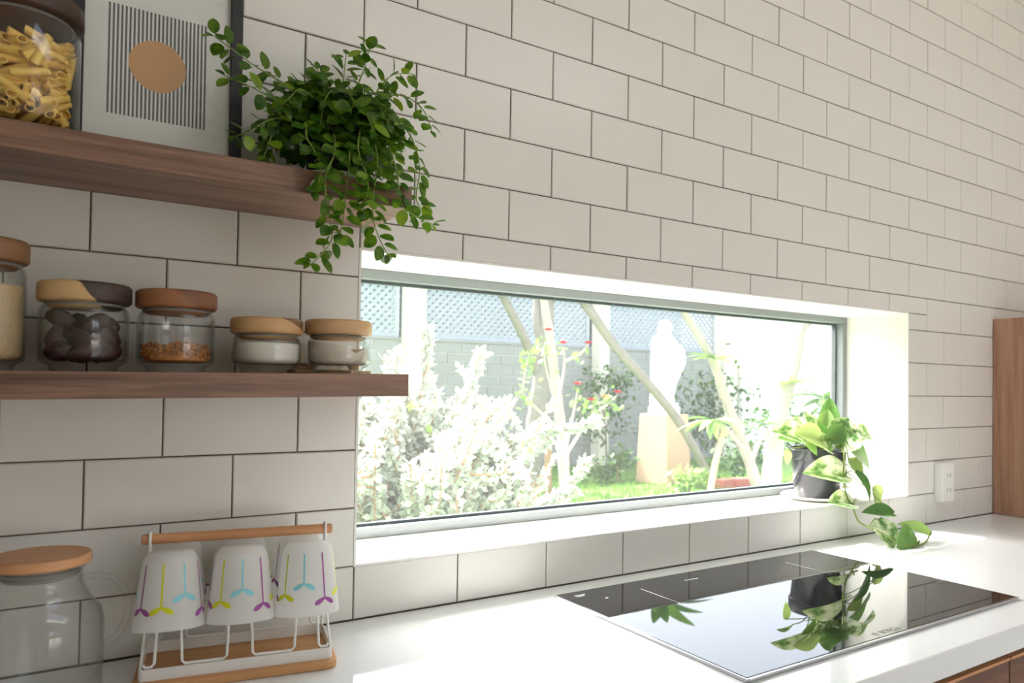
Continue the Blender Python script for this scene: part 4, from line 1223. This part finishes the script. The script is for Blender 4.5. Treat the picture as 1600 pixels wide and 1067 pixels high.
# ---- trees and shrubs
def tree(name, label, cat, base, paths, mat, group=None):
    """paths: list of (points, r0, r1), world coordinates"""
    b0 = Vector(base)
    t_ = thing(name, label, cat, b0, 0, group)
    for i, (pts, r0, r1) in enumerate(paths):
        sp = [p_ - b0 for p_ in spline(pts, 5)]
        n2 = len(sp)
        MB().tube(sp, [(r0 + (r1 - r0) * k / (n2 - 1)) * (1 + 0.06 * math.sin(k * 2.1)) for k in range(n2)], 10).build('trunk' if i == 0 else 'branch', mat, t_, smooth=True)
    return t_, b0
rnd = random.Random(77)
longleaf = leaf_mesh('leaf', 1.0, 0.26, 0.15, 0.35, 7); longleaf.materials.append(M['leaf_lime'])
greenlong = leaf_mesh('leaf', 1.0, 0.26, 0.15, 0.35, 7); greenlong.materials.append(M['leaf_dark'])
def rosette(t_, b0, c, n_, L_, me, up_=0.4):
    for i in range(n_):
        a = 2 * PI * i / n_ + rnd.uniform(-.25, .25)
        d = Vector((math.cos(a), math.sin(a), up_ + rnd.uniform(-.35, .35)))
        o = link('leaf', me, None, t_)
        place(o, Vector(c) - b0, d, Vector((0, 0, 1)) + rv(0.3), L_ * rnd.uniform(0.75, 1.15))
def twig_leaves(mb, c, spread, n_, size, flat=1.0):
    for i in range(n_):
        p_ = Vector(c) + Vector((rnd.gauss(0, spread), rnd.gauss(0, spread), rnd.gauss(0, spread * flat)))
        d = rv(1).normalized(); s = size * rnd.uniform(0.6, 1.3)
        u = d.cross(Vector((0, 0, 1)) + rv(0.5)).normalized() * s * 0.3
        mb.add([p_, p_ + d * s * 0.5 + u, p_ + d * s, p_ + d * s * 0.5 - u], [(0, 1, 2, 3)])

tree('garden_tree', 'thick grey forked tree trunk standing on the lawn left of the statue', 'tree', (4.07, 5.0, GZ),
     [([(4.04, 5.0, GZ - 0.02), (4.09, 5.0, 0.75), (4.15, 5.0, 1.20), (4.20, 5.0, 1.60), (4.23, 5.0, 2.20), (4.26, 5.0, 3.1)], 0.115, 0.07),
      ([(4.14, 5.0, 1.42), (4.02, 4.98, 1.65), (3.89, 4.95, 1.84), (3.74, 4.92, 2.05), (3.55, 4.9, 2.35), (3.4, 4.9, 2.9)], 0.055, 0.035),
      ([(4.20, 5.0, 1.66), (4.12, 5.02, 1.95), (4.13, 5.05, 2.3), (4.05, 5.1, 3.0)], 0.05, 0.03)], M['bark_grey'])
tree('young_tree', 'slender pale tree stem with a slight bend beside the red flowers', 'tree', (3.79, 4.0, GZ),
     [([(3.79, 4.0, GZ - 0.02), (3.74, 4.0, 0.82), (3.665, 4.0, 1.32), (3.59, 4.0, 1.76), (3.53, 4.0, 2.05), (3.45, 4.0, 2.7)], 0.055, 0.03)], M['bark_pale'])
tag(MB().tube([(3.94, 4.5, GZ - 0.02), (3.935, 4.5, 0.5), (3.93, 4.5, 0.86)], [0.04, 0.036, 0.034], 10).build('garden_stake', M['twig'], smooth=True), 'short brown wooden stake between the two tree stems', 'stake')
tag(MB().tube(spline([(5.80, 4.15, GZ - 0.02), (5.31, 4.15, 0.92), (4.88, 4.17, 1.335), (4.47, 4.2, 1.70), (4.12, 4.2, 2.07), (3.6, 4.25, 2.6)], 5), 0.046, 10).build('leaning_pole', M['bark_grey'], smooth=True),
    'grey leaning pole crossing diagonally in front of the pedestal', 'pole')
t_, b0 = tree('frangipani', 'pale forked frangipani leaning left beyond the statue with leaf rosettes', 'tree', (5.81, 3.6, GZ),
     [([(5.83, 3.6, GZ - 0.02), (5.70, 3.6, 0.56), (5.56, 3.6, 0.82), (5.40, 3.6, 1.10), (5.30, 3.6, 1.29), (5.20, 3.6, 1.50), (5.0, 3.6, 1.76), (4.80, 3.6, 1.98), (4.5, 3.6, 2.3)], 0.058, 0.03),
      ([(5.62, 3.6, 0.72), (5.45, 3.55, 0.80), (5.25, 3.5, 0.93), (5.10, 3.5, 1.00)], 0.025, 0.018),
      ([(5.70, 3.6, 0.58), (5.86, 3.62, 0.80), (6.05, 3.62, 0.98)], 0.025, 0.018)], M['bark_pale'])
rosette(t_, b0, (5.06, 3.5, 1.01), 13, 0.34, longleaf, 0.0)
rosette(t_, b0, (5.14, 3.55, 1.58), 11, 0.26, longleaf, 0.2)
rosette(t_, b0, (6.05, 3.62, 1.0), 9, 0.24, greenlong)
rosette(t_, b0, (4.5, 3.6, 2.32), 14, 0.42, greenlong, 0.5)
tag(MB().tube([(4.90, 3.4, GZ - 0.02), (5.01, 3.4, 0.68), (5.115, 3.4, 0.945)], [0.03, 0.028, 0.026], 10).build('garden_stake', M['coaster'], smooth=True), 'pale yellow wooden stake propping the lime leaf rosette', 'stake')
t_, b0 = tree('frangipani', 'whitish frangipani trunk seen behind the black pot at the right', 'tree', (5.26, 3.0, GZ),
     [([(5.24, 3.0, GZ - 0.02), (5.28, 3.0, 0.66), (5.335, 3.0, 1.0), (5.44, 3.0, 1.30), (5.50, 3.0, 1.42), (5.58, 3.0, 1.68), (5.62, 3.0, 1.83), (5.75, 3.0, 1.95), (5.95, 3.0, 2.1), (6.2, 3.0, 2.5)], 0.085, 0.05),
      ([(5.27, 3.0, 0.70), (5.17, 2.95, 0.86), (5.08, 2.9, 0.98)], 0.022, 0.014)], M['bark_pale'])
rosette(t_, b0, (5.44, 2.9, 1.36), 10, 0.22, longleaf, 0.3)
rosette(t_, b0, (5.85, 2.9, 1.22), 12, 0.32, greenlong, 0.3)
rosette(t_, b0, (5.08, 2.9, 1.0), 7, 0.2, greenlong, 0.3)
rosette(t_, b0, (6.2, 3.0, 2.5), 14, 0.45, greenlong, 0.5)

def shrub(name, label, base, stems, leaves, leaf_mat, stem_mat=None, size=0.06, spread=0.09, flat=1.0, group=None):
    b0 = Vector(base)
    t_ = thing(name, label, 'shrub', b0, 0, group)
    sm, lm_ = MB(), MB()
    for pts in stems:
        sp = [Vector(p_) - b0 for p_ in spline(pts, 5)]
        sm.tube(sp, [0.014 - 0.010 * k / (len(sp) - 1) for k in range(len(sp))], 6)
    for (c, n_) in leaves: twig_leaves(lm_, Vector(c) - b0, spread, n_, size, flat)
    for q in lm_.v:
        if q.z + b0.z < GZ + 0.01: q.z = GZ + 0.01 - b0.z
    sm.build('stems', stem_mat or M['twig'], t_, smooth=True)
    tag(lm_.build('foliage', leaf_mat, t_), kind='stuff')
    return t_, b0

# rose-like shrub with red blooms
flw = [(3.246, 3.5, 1.735), (3.388, 3.5, 1.64), (3.634, 3.5, 1.65), (3.537, 3.5, 1.318), (3.946, 3.5, 1.255), (3.84, 3.52, 1.215), (3.66, 3.48, 1.19)]
t_, b0 = shrub('flowering_shrub', 'spindly shrub with lime leaves and small red blooms in the garden', (3.43, 3.5, GZ),
      [[(3.43, 3.5, GZ), (3.42, 3.5, 0.8), (3.33, 3.5, 1.12), (3.21, 3.5, 1.52), (3.246, 3.5, 1.72)], [(3.42, 3.5, 0.8), (3.5, 3.5, 1.1), (3.537, 3.5, 1.3)], [(3.42, 3.5, 0.75), (3.65, 3.48, 1.05), (3.84, 3.5, 1.16), (3.946, 3.5, 1.24)],
       [(3.33, 3.5, 1.12), (3.40, 3.5, 1.45), (3.388, 3.5, 1.62)], [(3.40, 3.5, 1.5), (3.55, 3.5, 1.56), (3.634, 3.5, 1.64)], [(3.38, 3.5, 0.95), (3.12, 3.5, 1.15), (3.02, 3.5, 1.25), (3.07, 3.5, 1.55)]],
      [((3.19, 3.5, 1.62), 16), ((3.32, 3.5, 1.54), 14), ((3.52, 3.5, 1.56), 14), ((3.06, 3.5, 1.50), 30), ((3.08, 3.5, 1.38), 14), ((3.02, 3.5, 1.22), 22), ((3.50, 3.5, 1.22), 12), ((3.70, 3.5, 1.13), 24), ((3.86, 3.5, 1.18), 22), ((3.6, 3.5, 1.05), 10)], M['leaf_lime'], M['bark_pale'], 0.062, 0.045)
for c in flw:
    mb = MB()
    for ring_, (n3, r3, up3) in enumerate(((6, 0.042, 0.3), (5, 0.034, 0.9), (4, 0.022, 1.8))):
        for i in range(n3):
            a = 2 * PI * i / n3 + ring_ * 0.4
            d = Vector((math.cos(a), math.sin(a), up3)).normalized() * r3
            s_ = Vector((-math.sin(a), math.cos(a), 0)) * r3 * 0.55
            mb.add([(0, 0, 0), d * 0.6 + s_, d * 1.05, d * 0.6 - s_], [(0, 1, 2, 3)])
    mb.build('bloom', M['petal_red'], t_, loc=Vector(c) - b0)
# dark shrubs against the wall
shrub('wall_shrub', 'thin stemmed dark green shrub against the block wall left of the statue', (5.75, 5.9, GZ),
      [[(5.75, 5.9, GZ), (5.72, 5.9, 0.8), (5.60, 5.9, 1.30), (5.55, 5.9, 1.5)], [(5.72, 5.9, 0.75), (5.9, 5.9, 1.1), (6.05, 5.9, 1.4)], [(5.72, 5.9, 0.6), (5.45, 5.9, 0.95), (5.35, 5.9, 1.2)], [(5.70, 5.9, 0.9), (5.75, 5.9, 1.2), (5.8, 5.9, 1.5)]],
      [((5.6, 5.9, 1.35), 110), ((5.85, 5.9, 1.4), 110), ((6.0, 5.9, 1.3), 70), ((5.4, 5.9, 1.1), 50), ((5.75, 5.9, 1.05), 60), ((5.6, 5.9, 0.75), 50), ((6.0, 5.9, 0.8), 40)], M['leaf_dark'], M['bark_grey'], 0.085, 0.11)
shrub('wall_shrub', 'leafy green shrub growing behind the pedestal on its right side', (7.1, 5.6, GZ),
      [[(7.1, 5.6, GZ), (7.05, 5.6, 0.8), (7.0, 5.6, 1.5)], [(7.1, 5.6, 0.5), (7.4, 5.6, 1.0), (7.5, 5.6, 1.4)]],
      [((7.0, 5.6, 0.7), 150), ((7.2, 5.6, 1.0), 150), ((7.5, 5.6, 0.8), 120), ((7.3, 5.6, 1.35), 100), ((6.9, 5.6, 1.3), 80), ((7.6, 5.6, 1.2), 80)], M['leaf_dark'], M['bark_grey'], 0.09, 0.16)
shrub('low_bush', 'low dark green bush behind the red bricks', (6.5, 4.3, GZ),
      [[(6.5, 4.3, GZ), (6.5, 4.3, 0.5), (6.55, 4.3, 0.7)]], [((6.32, 4.3, 0.5), 110), ((6.4, 4.3, 0.55), 130), ((6.6, 4.2, 0.6), 130), ((6.9, 4.1, 0.75), 160), ((7.1, 4.0, 0.95), 140), ((6.7, 4.2, 0.9), 100)], M['leaf_dark'], None, 0.08, 0.12)
shrub('ground_plant', 'low lime green ground plant in front of the pedestal', (5.22, 3.95, GZ),
      [[(5.22, 3.95, GZ), (5.22, 3.95, 0.38)]], [((5.10, 3.95, 0.40), 90), ((5.25, 3.95, 0.42), 90), ((5.40, 3.92, 0.40), 80)], M['leaf_lime'], None, 0.075, 0.05)
shrub('ground_plant', 'low green plant with pale flowers left of the pedestal base', (5.15, 4.95, GZ),
      [[(5.15, 4.95, GZ), (5.15, 4.95, 0.45)]], [((5.0, 4.95, 0.42), 90), ((5.2, 5.0, 0.48), 90), ((5.35, 5.1, 0.5), 80), ((4.85, 5.0, 0.38), 60)], M['leaf_dark'], None, 0.075, 0.07)
for k, (x, y, rz) in enumerate(((5.80, 4.02, 0.2), (6.03, 3.98, -0.3))):
    o = MB().box(-0.105, 0.105, -0.05, 0.05, 0, 0.105).build('clay_brick', M['brick'], bevel=0.006, loc=(x, y, GZ + 0.001), rot=(0, 0, rz))
    tag(o, ('left' if k == 0 else 'right') + ' one of two red clay bricks lying at the foot of the leaning pole', 'brick', 'red bricks in the garden')

# ---- silver-leaved shrub close to the window
b0 = Vector((1.35, 1.75, GZ))
sv = thing('silver_shrub', 'big silvery white leaved shrub just outside the window at the left', 'shrub', b0)
sm, lm_, gm = MB(), MB(), MB()
rnd = random.Random(41)
def silver_twig(path, dens=1.0, size=0.042):
    dens *= 1.2
    sp = spline(path, 6)
    n2 = len(sp)
    sm.tube([q - b0 for q in sp], [0.006 - 0.0042 * k / (n2 - 1) for k in range(n2)], 5)
    for a, b_ in zip(sp, sp[1:]):
        k = max(1, int((b_ - a).length / 0.0065 * dens))
        for i in range(k):
            p_ = a + (b_ - a) * rnd.random()
            d = ((b_ - a).normalized() * 0.7 + rv(1.0)).normalized(); s = size * rnd.uniform(0.6, 1.25)
            u = d.cross(rv(1)).normalized() * s * 0.26
            p_ = p_ - b0
            tgt = lm_
            tgt.add([p_, p_ + d * s * 0.55 + u, p_ + d * s, p_ + d * s * 0.55 - u], [(0, 1, 2, 3)])
for i in range(120):
    a = rnd.uniform(0, 2 * PI); lean = rnd.uniform(0.05, 0.62)
    root = b0 + Vector((rnd.uniform(-.12, .12), rnd.uniform(-.12, .12), 0.0))
    Hh = rnd.uniform(0.55, 1.12) * (1.12 - 0.45 * lean)
    d = Vector((math.cos(a) * lean, math.sin(a) * lean, 0))
    p1 = root + d * 0.45 + Vector((0, 0, Hh * 0.45)); p2 = root + d * 0.85 + Vector((0, 0, Hh * 0.8)); p3 = root + d * 1.05 + Vector((0, 0, Hh))
    sm.tube([q - b0 for q in spline([root, p1], 4)], 0.006, 5)
    silver_twig([p1, p2, p3], 1.35)
    for q in range(3):
        s0 = p1 + (p2 - p1) * rnd.random()
        silver_twig([s0, s0 + d * 0.15 + rv(0.10) + Vector((0, 0, 0.08)), s0 + d * 0.25 + rv(0.16) + Vector((0, 0, 0.15))], 1.5)
# the long sprays reaching right and the tall one in the middle
for path in ([(1.45, 1.75, 0.8), (1.75, 1.75, 0.98), (2.0, 1.75, 1.07), (2.25, 1.75, 1.10), (2.38, 1.75, 1.13)], [(1.5, 1.75, 0.75), (1.85, 1.75, 0.92), (2.1, 1.75, 1.02)], [(1.6, 1.75, 0.5), (2.0, 1.75, 0.66), (2.2, 1.75, 0.80), (2.32, 1.75, 0.95)],
             [(1.9, 1.75, 0.62), (2.1, 1.75, 0.75), (2.25, 1.75, 0.78)], [(1.35, 1.75, 1.0), (1.42, 1.75, 1.3), (1.42, 1.75, 1.56)], [(1.45, 1.75, 1.0), (1.62, 1.75, 1.25), (1.70, 1.75, 1.46)], [(1.4, 1.75, 1.0), (1.3, 1.75, 1.3), (1.28, 1.75, 1.45)],
             [(1.5, 1.75, 0.9), (1.7, 1.75, 1.1), (1.80, 1.75, 1.22)], [(1.3, 1.75, 0.8), (1.15, 1.75, 1.2), (1.08, 1.75, 1.36)]):
    for q in range(3):
        silver_twig([Vector(p_) + rv(0.02) for p_ in path], 1.7, 0.040)
sm.build('stems', M['twig'], sv, smooth=True)
tag(lm_.build('foliage', M['leaf_silver'], sv), kind='stuff')
for k in range(16):
    twig_leaves(gm, Vector((rnd.uniform(-.4, .45), rnd.uniform(-.3, .2), rnd.uniform(0.35, 0.95))), 0.035, 8, 0.05)
tag(gm.build('green_shoots', M['leaf_lime'], sv), kind='stuff')
